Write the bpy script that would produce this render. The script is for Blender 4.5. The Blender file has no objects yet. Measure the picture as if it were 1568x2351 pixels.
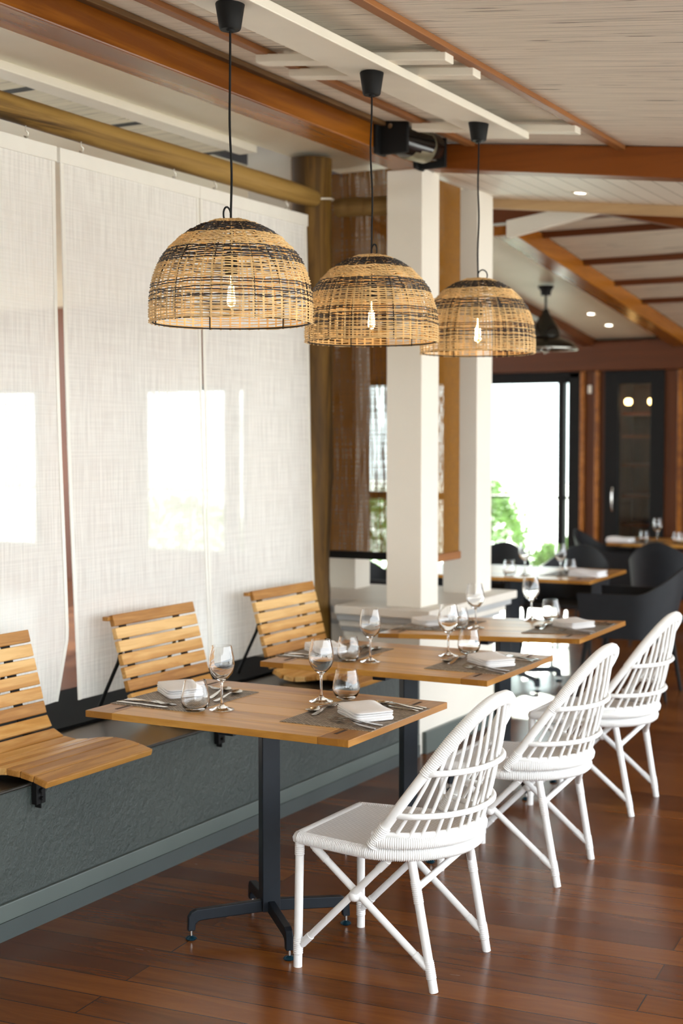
import bpy, bmesh, math, random
from mathutils import Vector, Matrix
random.seed(7)
PI = math.pi
S = bpy.context.scene
C = S.collection
R = math.radians

# ------------------------------------------------------------------ camera
cam_d = bpy.data.cameras.new('camera')
cam = bpy.data.objects.new('camera', cam_d); C.objects.link(cam)
cam.location = (0, 0, 1.62)
cam.rotation_euler = (R(90 - 2.9), 0, R(29.07))
cam_d.sensor_fit = 'VERTICAL'; cam_d.sensor_height = 36.0
cam_d.lens = 36.0 * 3267 / 2351
cam_d.clip_start = 0.05; cam_d.clip_end = 200
cam_d.dof.use_dof = True; cam_d.dof.focus_distance = 4.35; cam_d.dof.aperture_fstop = 2.6
S.camera = cam
# ------------------------------------------------------------------ world, sun, exposure
w = bpy.data.worlds.new('sky'); S.world = w; w.use_nodes = True
wn = w.node_tree; bg = wn.nodes['Background']
bg.inputs[0].default_value = (0.88, 0.95, 1.0, 1); bg.inputs[1].default_value = 3.0
sun_d = bpy.data.lights.new('sun', 'SUN'); sun = bpy.data.objects.new('sun', sun_d); C.objects.link(sun)
sun_d.energy = 10.0; sun_d.angle = R(1.5); sun_d.color = (1, .96, .88)
sun.rotation_euler = Vector((1.5, -4.2, -1.75)).to_track_quat('-Z', 'Y').to_euler()
S.view_settings.view_transform = 'Standard'; S.view_settings.look = 'None'
S.view_settings.exposure = 1.22; S.view_settings.gamma = 1.0
S.view_settings.use_curve_mapping = False
cy = S.cycles
cy.use_denoising = True
cy.max_bounces = 10; cy.diffuse_bounces = 5; cy.glossy_bounces = 5
cy.transmission_bounces = 10; cy.transparent_max_bounces = 24
cy.sample_clamp_indirect = 8.0
cy.caustics_reflective = False

# ------------------------------------------------------------------ materials
def nm(name):
    m = bpy.data.materials.new(name); m.use_nodes = True
    nt = m.node_tree; b = nt.nodes['Principled BSDF']
    return m, nt, b
def N(nt, t, **k):
    n = nt.nodes.new(t)
    for a, v in k.items():
        if a.startswith('i_'):
            key = a[2:].replace('_', ' ')
            n.inputs[key if key in n.inputs else int(a[2:])].default_value = v
        else: setattr(n, a, v)
    return n
def L(nt, a, b): nt.links.new(a, b)
def c4(c): return (c[0], c[1], c[2], 1)
def ramp(nt, stops):
    r = N(nt, 'ShaderNodeValToRGB'); e = r.color_ramp.elements
    while len(e) < len(stops): e.new(0.5)
    for x, (p, c) in zip(e, stops): x.position = p; x.color = c4(c)
    return r
def coords(nt, scale=(1, 1, 1), rot=(0, 0, 0), loc=(0, 0, 0)):
    t = N(nt, 'ShaderNodeTexCoord'); m = N(nt, 'ShaderNodeMapping')
    m.inputs['Scale'].default_value = scale; m.inputs['Rotation'].default_value = rot; m.inputs['Location'].default_value = loc
    L(nt, t.outputs['Object'], m.inputs[0]); return m
def bump(nt, b, h, strength=.3, dist=.01):
    bp = N(nt, 'ShaderNodeBump'); bp.inputs['Strength'].default_value = strength; bp.inputs['Distance'].default_value = dist
    L(nt, h, bp.inputs['Height']); L(nt, bp.outputs[0], b.inputs['Normal']); return bp
def plain(name, c, rough=.5, metal=0, var=.08, scale=12, bmp=.0, coat=0, spec=.5):
    m, nt, b = nm(name)
    mp = coords(nt); no = N(nt, 'ShaderNodeTexNoise', i_Scale=scale, i_Detail=4.0)
    L(nt, mp.outputs[0], no.inputs[0])
    r = ramp(nt, [(.3, [x * (1 - var) for x in c]), (.7, [min(1, x * (1 + var)) for x in c])])
    L(nt, no.outputs[0], r.inputs[0]); L(nt, r.outputs[0], b.inputs['Base Color'])
    b.inputs['Roughness'].default_value = rough; b.inputs['Metallic'].default_value = metal
    if coat: b.inputs['Coat Weight'].default_value = coat
    b.inputs['Specular IOR Level'].default_value = spec
    if bmp:
        n2 = N(nt, 'ShaderNodeTexNoise', i_Scale=scale * 6, i_Detail=3.0); L(nt, mp.outputs[0], n2.inputs[0])
        bump(nt, b, n2.outputs[0], bmp, .005)
    return m
def wood(name, stops, axis=1, fine=26, rough=.4, island=True, bmp=.12, coat=0, isl=.5, spec=.32):
    """wood with its grain along the given object axis; boards of one mesh differ in tone"""
    m, nt, b = nm(name)
    sc = [fine, fine, fine]; sc[axis] = fine * .07
    mp = coords(nt, tuple(sc)); vec = mp.outputs[0]
    geo = N(nt, 'ShaderNodeNewGeometry')
    if island:
        mul = N(nt, 'ShaderNodeVectorMath', operation='SCALE'); cmb = N(nt, 'ShaderNodeCombineXYZ')
        for i in range(3): L(nt, geo.outputs['Random Per Island'], cmb.inputs[i])
        mul.inputs['Scale'].default_value = 37.0; L(nt, cmb.outputs[0], mul.inputs[0])
        ad = N(nt, 'ShaderNodeVectorMath', operation='ADD'); L(nt, vec, ad.inputs[0]); L(nt, mul.outputs[0], ad.inputs[1]); vec = ad.outputs[0]
    no = N(nt, 'ShaderNodeTexNoise', i_Scale=1.0, i_Detail=6.0, i_Roughness=.6, i_Distortion=1.2); L(nt, vec, no.inputs[0])
    no2 = N(nt, 'ShaderNodeTexNoise', i_Scale=.22, i_Detail=2.0); L(nt, vec, no2.inputs[0])
    mx = N(nt, 'ShaderNodeMath', operation='MULTIPLY_ADD'); L(nt, no2.outputs[0], mx.inputs[0]); mx.inputs[1].default_value = .5
    h = N(nt, 'ShaderNodeMath', operation='MULTIPLY'); L(nt, no.outputs[0], h.inputs[0]); h.inputs[1].default_value = .5
    L(nt, h.outputs[0], mx.inputs[2]); fac = mx.outputs[0]
    if island:
        a2 = N(nt, 'ShaderNodeMath', operation='MULTIPLY_ADD'); L(nt, geo.outputs['Random Per Island'], a2.inputs[0])
        a2.inputs[1].default_value = isl; a3 = N(nt, 'ShaderNodeMath', operation='SUBTRACT'); L(nt, fac, a3.inputs[0]); a3.inputs[1].default_value = isl / 2
        L(nt, a3.outputs[0], a2.inputs[2]); fac = a2.outputs[0]
    r = ramp(nt, stops); L(nt, fac, r.inputs[0]); L(nt, r.outputs[0], b.inputs['Base Color'])
    b.inputs['Roughness'].default_value = rough; b.inputs['Specular IOR Level'].default_value = spec
    if coat: b.inputs['Coat Weight'].default_value = coat; b.inputs['Coat Roughness'].default_value = .15
    bump(nt, b, no.outputs[0], bmp, .004)
    return m
M = {}
TEAK = [(.33, (.34, .145, .026)), (.5, (.56, .285, .072)), (.66, (.78, .50, .20))]
M['teak'] = wood('teak_slats', TEAK, 1, 30, .42, isl=.36)
M['teak_top'] = wood('oiled_tabletop', [(.38, (.31, .130, .020)), (.5, (.48, .225, .040)), (.62, (.62, .325, .078))], 0, 20, .33, isl=.12, bmp=.05)
M['teak_end'] = wood('oiled_end_board', [(.38, (.31, .130, .020)), (.5, (.49, .23, .042)), (.62, (.64, .34, .085))], 1, 20, .33, bmp=.08)
M['slot'] = plain('dark_slot', (.05, .022, .01), .8)
M['beam'] = wood('stained_beam_along', [(.38, (.15, .042, .004)), (.5, (.27, .088, .008)), (.62, (.36, .13, .016))], 1, 9, .24, False, .1)
M['beamx'] = wood('stained_beam_across', [(.38, (.095, .021, .002)), (.5, (.15, .037, .004)), (.62, (.21, .058, .007))], 0, 9, .38, False, .1)
M['batten'] = wood('stained_batten', [(.3, (.17, .062, .018)), (.6, (.30, .12, .035)), (.8, (.38, .17, .055))], 1, 14, .5, False, .15)
M['raw'] = wood('raw_timber_edge', [(.3, (.33, .2, .1)), (.6, (.55, .38, .2)), (.8, (.66, .5, .3))], 0, 12, .6, False)
M['log'] = wood('weathered_log', [(.42, (.06, .031, .006)), (.49, (.21, .118, .024)), (.58, (.33, .20, .052))], 1, 13, .65, False, .35)
M['logx'] = wood('weathered_log_across', [(.38, (.06, .03, .008)), (.5, (.15, .082, .022)), (.62, (.24, .145, .045))], 0, 7, .65, False, .35)
M['logy'] = wood('rough_dark_batten', [(.38, (.06, .03, .01)), (.5, (.14, .07, .022)), (.62, (.22, .12, .04))], 1, 18, .7, False, .4)
M['post'] = wood('weathered_post', [(.42, (.05, .024, .004)), (.5, (.13, .064, .009)), (.58, (.21, .115, .02))], 2, 14, .65, False, .3)
M['panel'] = wood('dark_wall_panelling', [(.38, (.05, .013, .003)), (.5, (.10, .027, .006)), (.62, (.15, .043, .010))], 2, 8, .4, False)
M['darkbeam'] = wood('dark_header_wood', [(.3, (.07, .018, .004)), (.6, (.13, .035, .008)), (.8, (.18, .055, .012))], 0, 8, .4, False)
M['white'] = plain('white_plaster', (.78, .74, .655), .7, var=.02, scale=3, bmp=.06)
M['whitepaint'] = plain('white_painted_board', (.78, .735, .63), .5, var=.03, scale=5)
M['offwhite'] = plain('cream_soffit', (.86, .82, .66), .45, var=.05, scale=2.2)
M['rattan'] = plain('white_painted_rattan', (.84, .84, .83), .38, var=.02, scale=30, bmp=.05)
M['black'] = plain('black_powder_coat', (.006, .010, .016), .45, var=.12, scale=40, spec=.28)
M['matt_black'] = plain('matt_black_plastic', (.007, .007, .007), .6, var=.1, spec=.2)
M['gloss_black'] = plain('glossy_black_shell', (.006, .006, .006), .12, var=.1, spec=.5)
M['charcoal'] = plain('charcoal_plastic', (.016, .018, .021), .55, var=.1, spec=.25)
M['steel'] = plain('polished_steel', (.62, .6, .57), .16, 1.0, var=.03)
M['galv'] = plain('galvanised_hook', (.5, .48, .42), .35, 1.0)
M['napkin'] = plain('white_linen', (.86, .85, .85), .85, var=.02, scale=60, bmp=.12)
M['natural'] = plain('natural_rattan', (.72, .49, .22), .5, var=.25, scale=14)
M['blackreed'] = plain('black_dyed_rattan', (.022, .016, .014), .45, var=.3, scale=14)
M['ledge'] = plain('painted_stone_ledge', (.68, .64, .57), .55, var=.04, scale=5)
M['mould'] = plain('grey_painted_moulding', (.40, .41, .41), .55, var=.04, scale=5)
M['bush'] = plain('hedge_leaves', (.22, .38, .10), .6, var=.5, scale=9)
M['ground'] = plain('pale_terrace_stone', (.62, .60, .55), .8, var=.08, scale=2)
M['grille'] = plain('olive_grille', (.34, .34, .24), .3, .7, var=.1)  # olive tone painted in for a reflection on the black barrel
M['foot'] = plain('blue_black_foot', (.01, .05, .08), .2, .5)
M['smoked'] = plain('smoked_metal', (.03, .03, .025), .15, .6)

def mat_bench():
    m, nt, b = nm('dark_painted_render')
    mp = coords(nt); n1 = N(nt, 'ShaderNodeTexNoise', i_Scale=2.0, i_Detail=5.0); L(nt, mp.outputs[0], n1.inputs[0])
    r = ramp(nt, [(.3, (.036, .047, .043)), (.7, (.054, .066, .059))]); L(nt, n1.outputs[0], r.inputs[0]); L(nt, r.outputs[0], b.inputs['Base Color'])
    b.inputs['Roughness'].default_value = .42
    n2 = N(nt, 'ShaderNodeTexNoise', i_Scale=38.0, i_Detail=6.0, i_Roughness=.65); L(nt, mp.outputs[0], n2.inputs[0]); bump(nt, b, n2.outputs[0], .6, .012)
    return m
M['bench'] = mat_bench()
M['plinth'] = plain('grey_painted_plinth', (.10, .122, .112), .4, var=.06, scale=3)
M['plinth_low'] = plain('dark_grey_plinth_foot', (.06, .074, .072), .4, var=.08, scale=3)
M['benchtop'] = plain('dark_bench_top', (.026, .023, .018), .28, var=.2, scale=3)
M['mat_black'] = plain('black_bench_back', (.005, .005, .005), .85, spec=.05)  # near-black colour standing in for shade on the rear bench top

def mat_floor():
    m, nt, b = nm('red_hardwood_deck')
    t = N(nt, 'ShaderNodeTexCoord'); mp = N(nt, 'ShaderNodeMapping'); mp.inputs['Rotation'].default_value = (0, 0, R(-5))
    L(nt, t.outputs['Object'], mp.inputs[0])
    br = N(nt, 'ShaderNodeTexBrick', offset=.37, offset_frequency=2, squash=1.0)
    L(nt, mp.outputs[0], br.inputs[0])
    for k, v in (('Color1', (.0, .0, .0, 1)), ('Color2', (1, 1, 1, 1)), ('Mortar', (0, 0, 0, 1))): br.inputs[k].default_value = v
    br.inputs['Scale'].default_value = 1.0; br.inputs['Mortar Size'].default_value = .0022; br.inputs['Mortar Smooth'].default_value = .2
    br.inputs['Bias'].default_value = 0; br.inputs['Brick Width'].default_value = 2.3; br.inputs['Row Height'].default_value = .132
    sep = N(nt, 'ShaderNodeSeparateColor'); L(nt, br.outputs['Color'], sep.inputs[0])
    sc = N(nt, 'ShaderNodeVectorMath', operation='MULTIPLY'); sc.inputs[1].default_value = (1.3, 11, 1); L(nt, mp.outputs[0], sc.inputs[0])
    off = N(nt, 'ShaderNodeVectorMath', operation='SCALE'); off.inputs['Scale'].default_value = 19.0; cb = N(nt, 'ShaderNodeCombineXYZ')
    L(nt, sep.outputs[0], cb.inputs[0]); L(nt, sep.outputs[0], cb.inputs[2]); L(nt, cb.outputs[0], off.inputs[0])
    ad = N(nt, 'ShaderNodeVectorMath', operation='ADD'); L(nt, sc.outputs[0], ad.inputs[0]); L(nt, off.outputs[0], ad.inputs[1])
    no = N(nt, 'ShaderNodeTexNoise', i_Scale=1.6, i_Detail=7.0, i_Roughness=.62, i_Distortion=.9); L(nt, ad.outputs[0], no.inputs[0])
    f = N(nt, 'ShaderNodeMath', operation='MULTIPLY_ADD'); L(nt, sep.outputs[0], f.inputs[0]); f.inputs[1].default_value = .30
    f2 = N(nt, 'ShaderNodeMath', operation='MULTIPLY_ADD'); L(nt, no.outputs[0], f2.inputs[0]); f2.inputs[1].default_value = .55; f2.inputs[2].default_value = .06
    L(nt, f2.outputs[0], f.inputs[2])
    r = ramp(nt, [(.15, (.052, .012, .002)), (.42, (.118, .032, .0045)), (.65, (.19, .058, .008)), (.95, (.29, .10, .015))]); L(nt, f.outputs[0], r.inputs[0])
    mx = N(nt, 'ShaderNodeMix', data_type='RGBA'); L(nt, br.outputs['Fac'], mx.inputs[0]); L(nt, r.outputs[0], mx.inputs[6]); mx.inputs[7].default_value = (.02, .008, .004, 1)
    L(nt, mx.outputs[2], b.inputs['Base Color'])
    n3 = N(nt, 'ShaderNodeTexNoise', i_Scale=3.0, i_Detail=4.0); L(nt, sc.outputs[0], n3.inputs[0])
    rr = N(nt, 'ShaderNodeMapRange'); rr.inputs[3].default_value = .20; rr.inputs[4].default_value = .30; L(nt, n3.outputs[0], rr.inputs[0]); L(nt, rr.outputs[0], b.inputs['Roughness'])
    bf = N(nt, 'ShaderNodeMath', operation='MULTIPLY_ADD'); L(nt, br.outputs['Fac'], bf.inputs[0]); bf.inputs[1].default_value = -1.2; L(nt, no.outputs[0], bf.inputs[2])
    bump(nt, b, bf.outputs[0], .05, .003)
    b.inputs['IOR'].default_value = 1.5; b.inputs['Specular IOR Level'].default_value = .29
    return m
M['floor'] = mat_floor()

def mat_reed(name, base, rot=0.0):
    m, nt, b = nm(name)
    mp = coords(nt, (1.6, 95, 1), (0, 0, rot)); no = N(nt, 'ShaderNodeTexNoise', i_Scale=1.0, i_Detail=3.0, i_Roughness=.55, i_Distortion=.15); L(nt, mp.outputs[0], no.inputs[0])
    r = ramp(nt, [(.30, [x * .62 for x in base]), (.42, [x * .86 for x in base]), (.55, base), (.75, [min(1, x * 1.12) for x in base])]); L(nt, no.outputs[0], r.inputs[0])
    mp2 = coords(nt, (2.6, 60, 1), (0, 0, rot), (3, 7, 0)); n2 = N(nt, 'ShaderNodeTexNoise', i_Scale=1.0, i_Detail=2.0, i_Roughness=.5); L(nt, mp2.outputs[0], n2.inputs[0])
    r2 = ramp(nt, [(.295, (1, 1, 1)), (.325, (0, 0, 0))]); L(nt, n2.outputs[0], r2.inputs[0])
    mx = N(nt, 'ShaderNodeMix', data_type='RGBA'); L(nt, r2.outputs[0], mx.inputs[0]); L(nt, r.outputs[0], mx.inputs[6]); mx.inputs[7].default_value = (.06, .045, .03, 1)
    L(nt, mx.outputs[2], b.inputs['Base Color']); b.inputs['Roughness'].default_value = .7
    bump(nt, b, no.outputs[0], .9, .012)
    return m
M['reed'] = mat_reed('whitewashed_reed', (.80, .74, .64))
M['reed2'] = mat_reed('whitewashed_reed_far', (.76, .70, .58), R(90))
M['reed3'] = mat_reed('whitewashed_reed_side', (.80, .76, .60), R(90))

def mat_board(name, c, row=.12, line=(.35, .33, .27)):
    m, nt, b = nm(name)
    mp = coords(nt, (1, 1, 1), (0, 0, R(90))); br = N(nt, 'ShaderNodeTexBrick', offset=.5); L(nt, mp.outputs[0], br.inputs[0])
    br.inputs['Color1'].default_value = c4(c); br.inputs['Color2'].default_value = c4([x * .93 for x in c]); br.inputs['Mortar'].default_value = c4(line)
    br.inputs['Scale'].default_value = 1; br.inputs['Mortar Size'].default_value = .004; br.inputs['Brick Width'].default_value = 6; br.inputs['Row Height'].default_value = row
    L(nt, br.outputs[0], b.inputs['Base Color']); b.inputs['Roughness'].default_value = .45
    return m
M['boards'] = mat_board('white_tongue_and_groove', (.82, .78, .70))

def weave_fabric(name, col, trans_col, open_lo, open_hi, sy, sz, vert=2.2):
    """see-through woven sheet lying in the object's YZ plane (or XZ): dense threads with open slits"""
    m, nt, b = nm(name)
    t = N(nt, 'ShaderNodeTexCoord'); sp = N(nt, 'ShaderNodeSeparateXYZ'); L(nt, t.outputs['Object'], sp.inputs[0])
    add = N(nt, 'ShaderNodeMath', operation='ADD'); L(nt, sp.outputs[0], add.inputs[0]); L(nt, sp.outputs[1], add.inputs[1])
    cb = N(nt, 'ShaderNodeCombineXYZ'); a = N(nt, 'ShaderNodeMath', operation='MULTIPLY'); a.inputs[1].default_value = sy; L(nt, add.outputs[0], a.inputs[0])
    c = N(nt, 'ShaderNodeMath', operation='MULTIPLY'); c.inputs[1].default_value = sz; L(nt, sp.outputs[2], c.inputs[0])
    L(nt, a.outputs[0], cb.inputs[0]); L(nt, c.outputs[0], cb.inputs[1])
    n1 = N(nt, 'ShaderNodeTexNoise', i_Scale=1.0, i_Detail=1.5, i_Roughness=.5); L(nt, cb.outputs[0], n1.inputs[0])
    cb2 = N(nt, 'ShaderNodeCombineXYZ'); a2 = N(nt, 'ShaderNodeMath', operation='MULTIPLY'); a2.inputs[1].default_value = 3; L(nt, add.outputs[0], a2.inputs[0])
    c2 = N(nt, 'ShaderNodeMath', operation='MULTIPLY'); c2.inputs[1].default_value = 130; L(nt, sp.outputs[2], c2.inputs[0])
    L(nt, a2.outputs[0], cb2.inputs[0]); L(nt, c2.outputs[0], cb2.inputs[1])
    n2 = N(nt, 'ShaderNodeTexNoise', i_Scale=1.0, i_Detail=1.0); L(nt, cb2.outputs[0], n2.inputs[0])
    mix = N(nt, 'ShaderNodeMath', operation='MULTIPLY_ADD'); L(nt, n1.outputs[0], mix.inputs[0]); mix.inputs[1].default_value = .7
    h = N(nt, 'ShaderNodeMath', operation='MULTIPLY'); L(nt, n2.outputs[0], h.inputs[0]); h.inputs[1].default_value = .3; L(nt, h.outputs[0], mix.inputs[2])
    mr = N(nt, 'ShaderNodeMapRange'); mr.inputs[1].default_value = .38; mr.inputs[2].default_value = .62; mr.inputs[3].default_value = open_lo; mr.inputs[4].default_value = open_hi
    L(nt, mix.outputs[0], mr.inputs[0])
    rc = ramp(nt, [(.35, [x * .95 for x in col]), (.6, col)]); L(nt, mix.outputs[0], rc.inputs[0])
    df = N(nt, 'ShaderNodeBsdfDiffuse'); L(nt, rc.outputs[0], df.inputs[0])
    tl = N(nt, 'ShaderNodeBsdfTranslucent'); tl.inputs[0].default_value = c4(trans_col)
    tp = N(nt, 'ShaderNodeBsdfTransparent')
    m1 = N(nt, 'ShaderNodeMixShader'); m1.inputs[0].default_value = .36; L(nt, df.outputs[0], m1.inputs[1]); L(nt, tl.outputs[0], m1.inputs[2])
    m2 = N(nt, 'ShaderNodeMixShader'); L(nt, mr.outputs[0], m2.inputs[0]); L(nt, m1.outputs[0], m2.inputs[1]); L(nt, tp.outputs[0], m2.inputs[2])
    L(nt, m2.outputs[0], nt.nodes['Material Output'].inputs[0]); nt.nodes.remove(b)
    return m
M['screen'] = weave_fabric('white_woven_screen', (.88, .87, .83), (.86, .86, .82), .03, .22, 105, 5)
M['screen_hem'] = plain('white_screen_hem', (.80, .79, .73), .7, var=.02)
M['bamboo'] = weave_fabric('brown_bamboo_blind', (.17, .068, .012), (.30, .13, .02), .01, .30, 60, 3)
M['bamboo2'] = weave_fabric('tan_bamboo_blind', (.27, .12, .022), (.4, .2, .05), .0, .14, 75, 20)

def mat_placemat():
    m, nt, b = nm('woven_placemat')
    mp = coords(nt, (1, 1, 1), (0, 0, 0)); ch = N(nt, 'ShaderNodeTexBrick', offset=.5); L(nt, mp.outputs[0], ch.inputs[0])
    ch.inputs['Color1'].default_value = (.46, .36, .26, 1); ch.inputs['Color2'].default_value = (.17, .125, .085, 1); ch.inputs['Mortar'].default_value = (.02, .015, .012, 1)
    ch.inputs['Scale'].default_value = 1; ch.inputs['Mortar Size'].default_value = .0009; ch.inputs['Brick Width'].default_value = .012; ch.inputs['Row Height'].default_value = .0058
    L(nt, ch.outputs[0], b.inputs['Base Color']); b.inputs['Roughness'].default_value = .55; bump(nt, b, ch.outputs['Fac'], -.5, .002)
    return m
M['mat'] = mat_placemat()
def mat_seatweave():
    m, nt, b = nm('woven_white_seat')
    mp = coords(nt, (1, 1, 1), (0, 0, R(90))); ch = N(nt, 'ShaderNodeTexBrick', offset=.5); L(nt, mp.outputs[0], ch.inputs[0])
    ch.inputs['Color1'].default_value = (.90, .90, .90, 1); ch.inputs['Color2'].default_value = (.86, .86, .86, 1); ch.inputs['Mortar'].default_value = (.72, .71, .71, 1)
    ch.inputs['Scale'].default_value = 1; ch.inputs['Mortar Size'].default_value = .0021; ch.inputs['Mortar Smooth'].default_value = .8
    ch.inputs['Brick Width'].default_value = .020; ch.inputs['Row Height'].default_value = .011
    L(nt, ch.outputs[0], b.inputs['Base Color']); b.inputs['Roughness'].default_value = .5; bump(nt, b, ch.outputs['Fac'], -1.0, .004)
    return m
M['seatweave'] = mat_seatweave()
def mat_glass():
    m, nt, b = nm('clear_glass')
    b.inputs['Base Color'].default_value = (1, 1, 1, 1); b.inputs['Roughness'].default_value = 0.0
    b.inputs['IOR'].default_value = 1.47; b.inputs['Transmission Weight'].default_value = 1.0
    return m
M['glass'] = mat_glass()
def mat_pane(name, tint=(.9, .95, .92), refl=.08):
    m, nt, b = nm(name)
    tp = N(nt, 'ShaderNodeBsdfTransparent'); tp.inputs[0].default_value = c4(tint); gl = N(nt, 'ShaderNodeBsdfGlossy'); gl.inputs['Roughness'].default_value = .02
    mx = N(nt, 'ShaderNodeMixShader'); mx.inputs[0].default_value = refl; L(nt, tp.outputs[0], mx.inputs[1]); L(nt, gl.outputs[0], mx.inputs[2])
    L(nt, mx.outputs[0], nt.nodes['Material Output'].inputs[0]); nt.nodes.remove(b); return m
M['pane'] = mat_pane('window_glass', refl=.035); M['pane_thin'] = mat_pane('clear_bulb_glass', (.97, .95, .9), .10)
def emis(name, c, s):
    m, nt, b = nm(name); b.inputs['Base Color'].default_value = (0, 0, 0, 1)
    b.inputs['Emission Color'].default_value = c4(c); b.inputs['Emission Strength'].default_value = s; return m
M['bulb'] = emis('glowing_filament', (1, .62, .25), 12)
M['downlight'] = emis('downlight_lens', (1, .9, .7), 6)
M['warm'] = emis('warm_cabinet_lamp', (1, .55, .2), 9)  # glow imitating lights reflected in the door glass

# ------------------------------------------------------------------ mesh builder
class MB:
    def __init__(s): s.v = []; s.f = []; s.m = []; s.sm = []; s.weld = False
    def add(s, vs, fs, mi=0, smooth=False):
        o = len(s.v); s.v += [tuple(v) for v in vs]
        for f in fs: s.f.append([i + o for i in f]); s.m.append(mi); s.sm.append(smooth)
        return s
    def box(s, x0, x1, y0, y1, z0, z1, mi=0, mat=None):
        vs = [Vector((x, y, z)) for z in (z0, z1) for y in (y0, y1) for x in (x0, x1)]
        if mat is not None: vs = [mat @ v for v in vs]
        return s.add(vs, [(0, 2, 3, 1), (4, 5, 7, 6), (0, 1, 5, 4), (2, 6, 7, 3), (0, 4, 6, 2), (1, 3, 7, 5)], mi)
    def hexa(s, vs, mi=0):   # 8 corners, bottom ring then top ring, both counter-clockwise
        return s.add(vs, [(3, 2, 1, 0), (4, 5, 6, 7), (0, 1, 5, 4), (1, 2, 6, 5), (2, 3, 7, 6), (3, 0, 4, 7)], mi)
    def tube(s, path, r, n=8, closed=False, mi=0, cap=True, rf=None, ref=None, flat=1.0):
        P = [Vector(p) for p in path]; k = len(P)
        T = []
        for i in range(k):
            a = P[(i - 1) % k] if (closed or i > 0) else P[i]; b = P[(i + 1) % k] if (closed or i < k - 1) else P[i]
            t = (b - a); T.append(t.normalized() if t.length > 1e-9 else Vector((0, 0, 1)))
        up = Vector(ref) if ref else (Vector((0, 0, 1)) if abs(T[0].z) < .9 else Vector((1, 0, 0)))
        nrm = (up - T[0] * up.dot(T[0])).normalized(); vs = []
        for i in range(k):
            nrm = (nrm - T[i] * nrm.dot(T[i])).normalized(); bi = T[i].cross(nrm)
            rr = (r[i] if isinstance(r, (list, tuple)) else r) * (rf(i) if rf else 1)
            for j in range(n):
                a = 2 * PI * j / n; vs.append(P[i] + nrm * (rr * math.cos(a) * flat) + bi * (rr * math.sin(a)))
        fs = []
        for i in range(k if closed else k - 1):
            i2 = (i + 1) % k
            for j in range(n):
                j2 = (j + 1) % n; fs.append((i * n + j, i * n + j2, i2 * n + j2, i2 * n + j))
        s.add(vs, fs, mi, True)
        if cap and not closed:
            o = len(s.v) - len(vs)
            s.f.append([o + j for j in range(n)][::-1]); s.m.append(mi); s.sm.append(False)
            s.f.append([o + (k - 1) * n + j for j in range(n)]); s.m.append(mi); s.sm.append(False)
        return s
    def lathe(s, prof, n=32, c=(0, 0, 0), mi=0, smooth=True, mat=None):
        vs = []; fs = []; s.weld = True
        for (r, z) in prof:
            for j in range(n):
                a = 2 * PI * j / n; v = Vector((r * math.cos(a), r * math.sin(a), z))
                if mat is not None: v = mat @ v
                vs.append(v + Vector(c))
        for i in range(len(prof) - 1):
            for j in range(n):
                j2 = (j + 1) % n; fs.append((i * n + j, i * n + j2, (i + 1) * n + j2, (i + 1) * n + j))
        return s.add(vs, fs, mi, smooth)
    def prism(s, pts, y0, y1, axis='y', mi=0, smooth=False):
        """closed outline (a,b) extruded along an axis"""
        f = {'y': lambda a, b, t: (a, t, b), 'x': lambda a, b, t: (t, a, b), 'z': lambda a, b, t: (a, b, t)}[axis]
        n = len(pts); vs = [f(a, b, y0) for a, b in pts] + [f(a, b, y1) for a, b in pts]
        fs = [(i, (i + 1) % n, n + (i + 1) % n, n + i) for i in range(n)]
        s.add(vs, fs, mi, smooth)
        o = len(s.v) - len(vs); s.f.append([o + i for i in range(n)][::-1]); s.m.append(mi); s.sm.append(False)
        s.f.append([o + n + i for i in range(n)]); s.m.append(mi); s.sm.append(False)
        return s
    def build(s, name, mats, parent=None, bevel=0, seg=2, loc=None):
        me = bpy.data.meshes.new(name); me.from_pydata(s.v, [], s.f)
        if not isinstance(mats, (list, tuple)): mats = [mats]
        for m in mats: me.materials.append(m)
        me.polygons.foreach_set('material_index', s.m); me.polygons.foreach_set('use_smooth', s.sm)
        bm = bmesh.new(); bm.from_mesh(me); bmesh.ops.remove_doubles(bm, verts=bm.verts, dist=1e-6) if s.weld else None; bmesh.ops.recalc_face_normals(bm, faces=bm.faces)
        for e in bm.edges:
            if len(e.link_faces) == 2 and e.calc_face_angle(0) > R(48): e.smooth = False
        bm.to_mesh(me); bm.free()
        me.update()
        o = bpy.data.objects.new(name, me); C.objects.link(o)
        if parent: o.parent = parent
        if loc: o.location = loc
        if bevel:
            b = o.modifiers.new('bevel', 'BEVEL'); b.width = bevel; b.segments = seg; b.limit_method = 'ANGLE'; b.angle_limit = R(40); b.harden_normals = False
        return o
def tag(o, label, cat, group=None):
    o['label'] = label; o['category'] = cat
    if group: o['group'] = group
    return o
def thing(name, label, cat, loc=(0, 0, 0), rotz=0, group=None):
    o = bpy.data.objects.new(name, None); C.objects.link(o); o.empty_display_size = .1
    o.location = loc; o.rotation_euler = (0, 0, rotz); return tag(o, label, cat, group)
def struct(o): o['kind'] = 'structure'; return o
def dup(root, loc, rotz=0, label=None, rot=None):
    def cp(o, par):
        c = o.copy(); C.objects.link(c); c.parent = par
        for ch in kids.get(o.name, []): cp(ch, c)
        return c
    kids = {}
    def walk(o):
        kids[o.name] = list(o.children)
        for k in o.children: walk(k)
    walk(root)
    r = cp(root, None); r.location = loc; r.rotation_euler = rot if rot else (0, 0, rotz)
    if label: r['label'] = label
    return r
def bez(p0, p1, p2, p3, n):
    P = [Vector(p) for p in (p0, p1, p2, p3)]; out = []
    for i in range(n + 1):
        t = i / n; out.append(P[0] * (1 - t)**3 + P[1] * 3 * t * (1 - t)**2 + P[2] * 3 * t * t * (1 - t) + P[3] * t**3)
    return out
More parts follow.
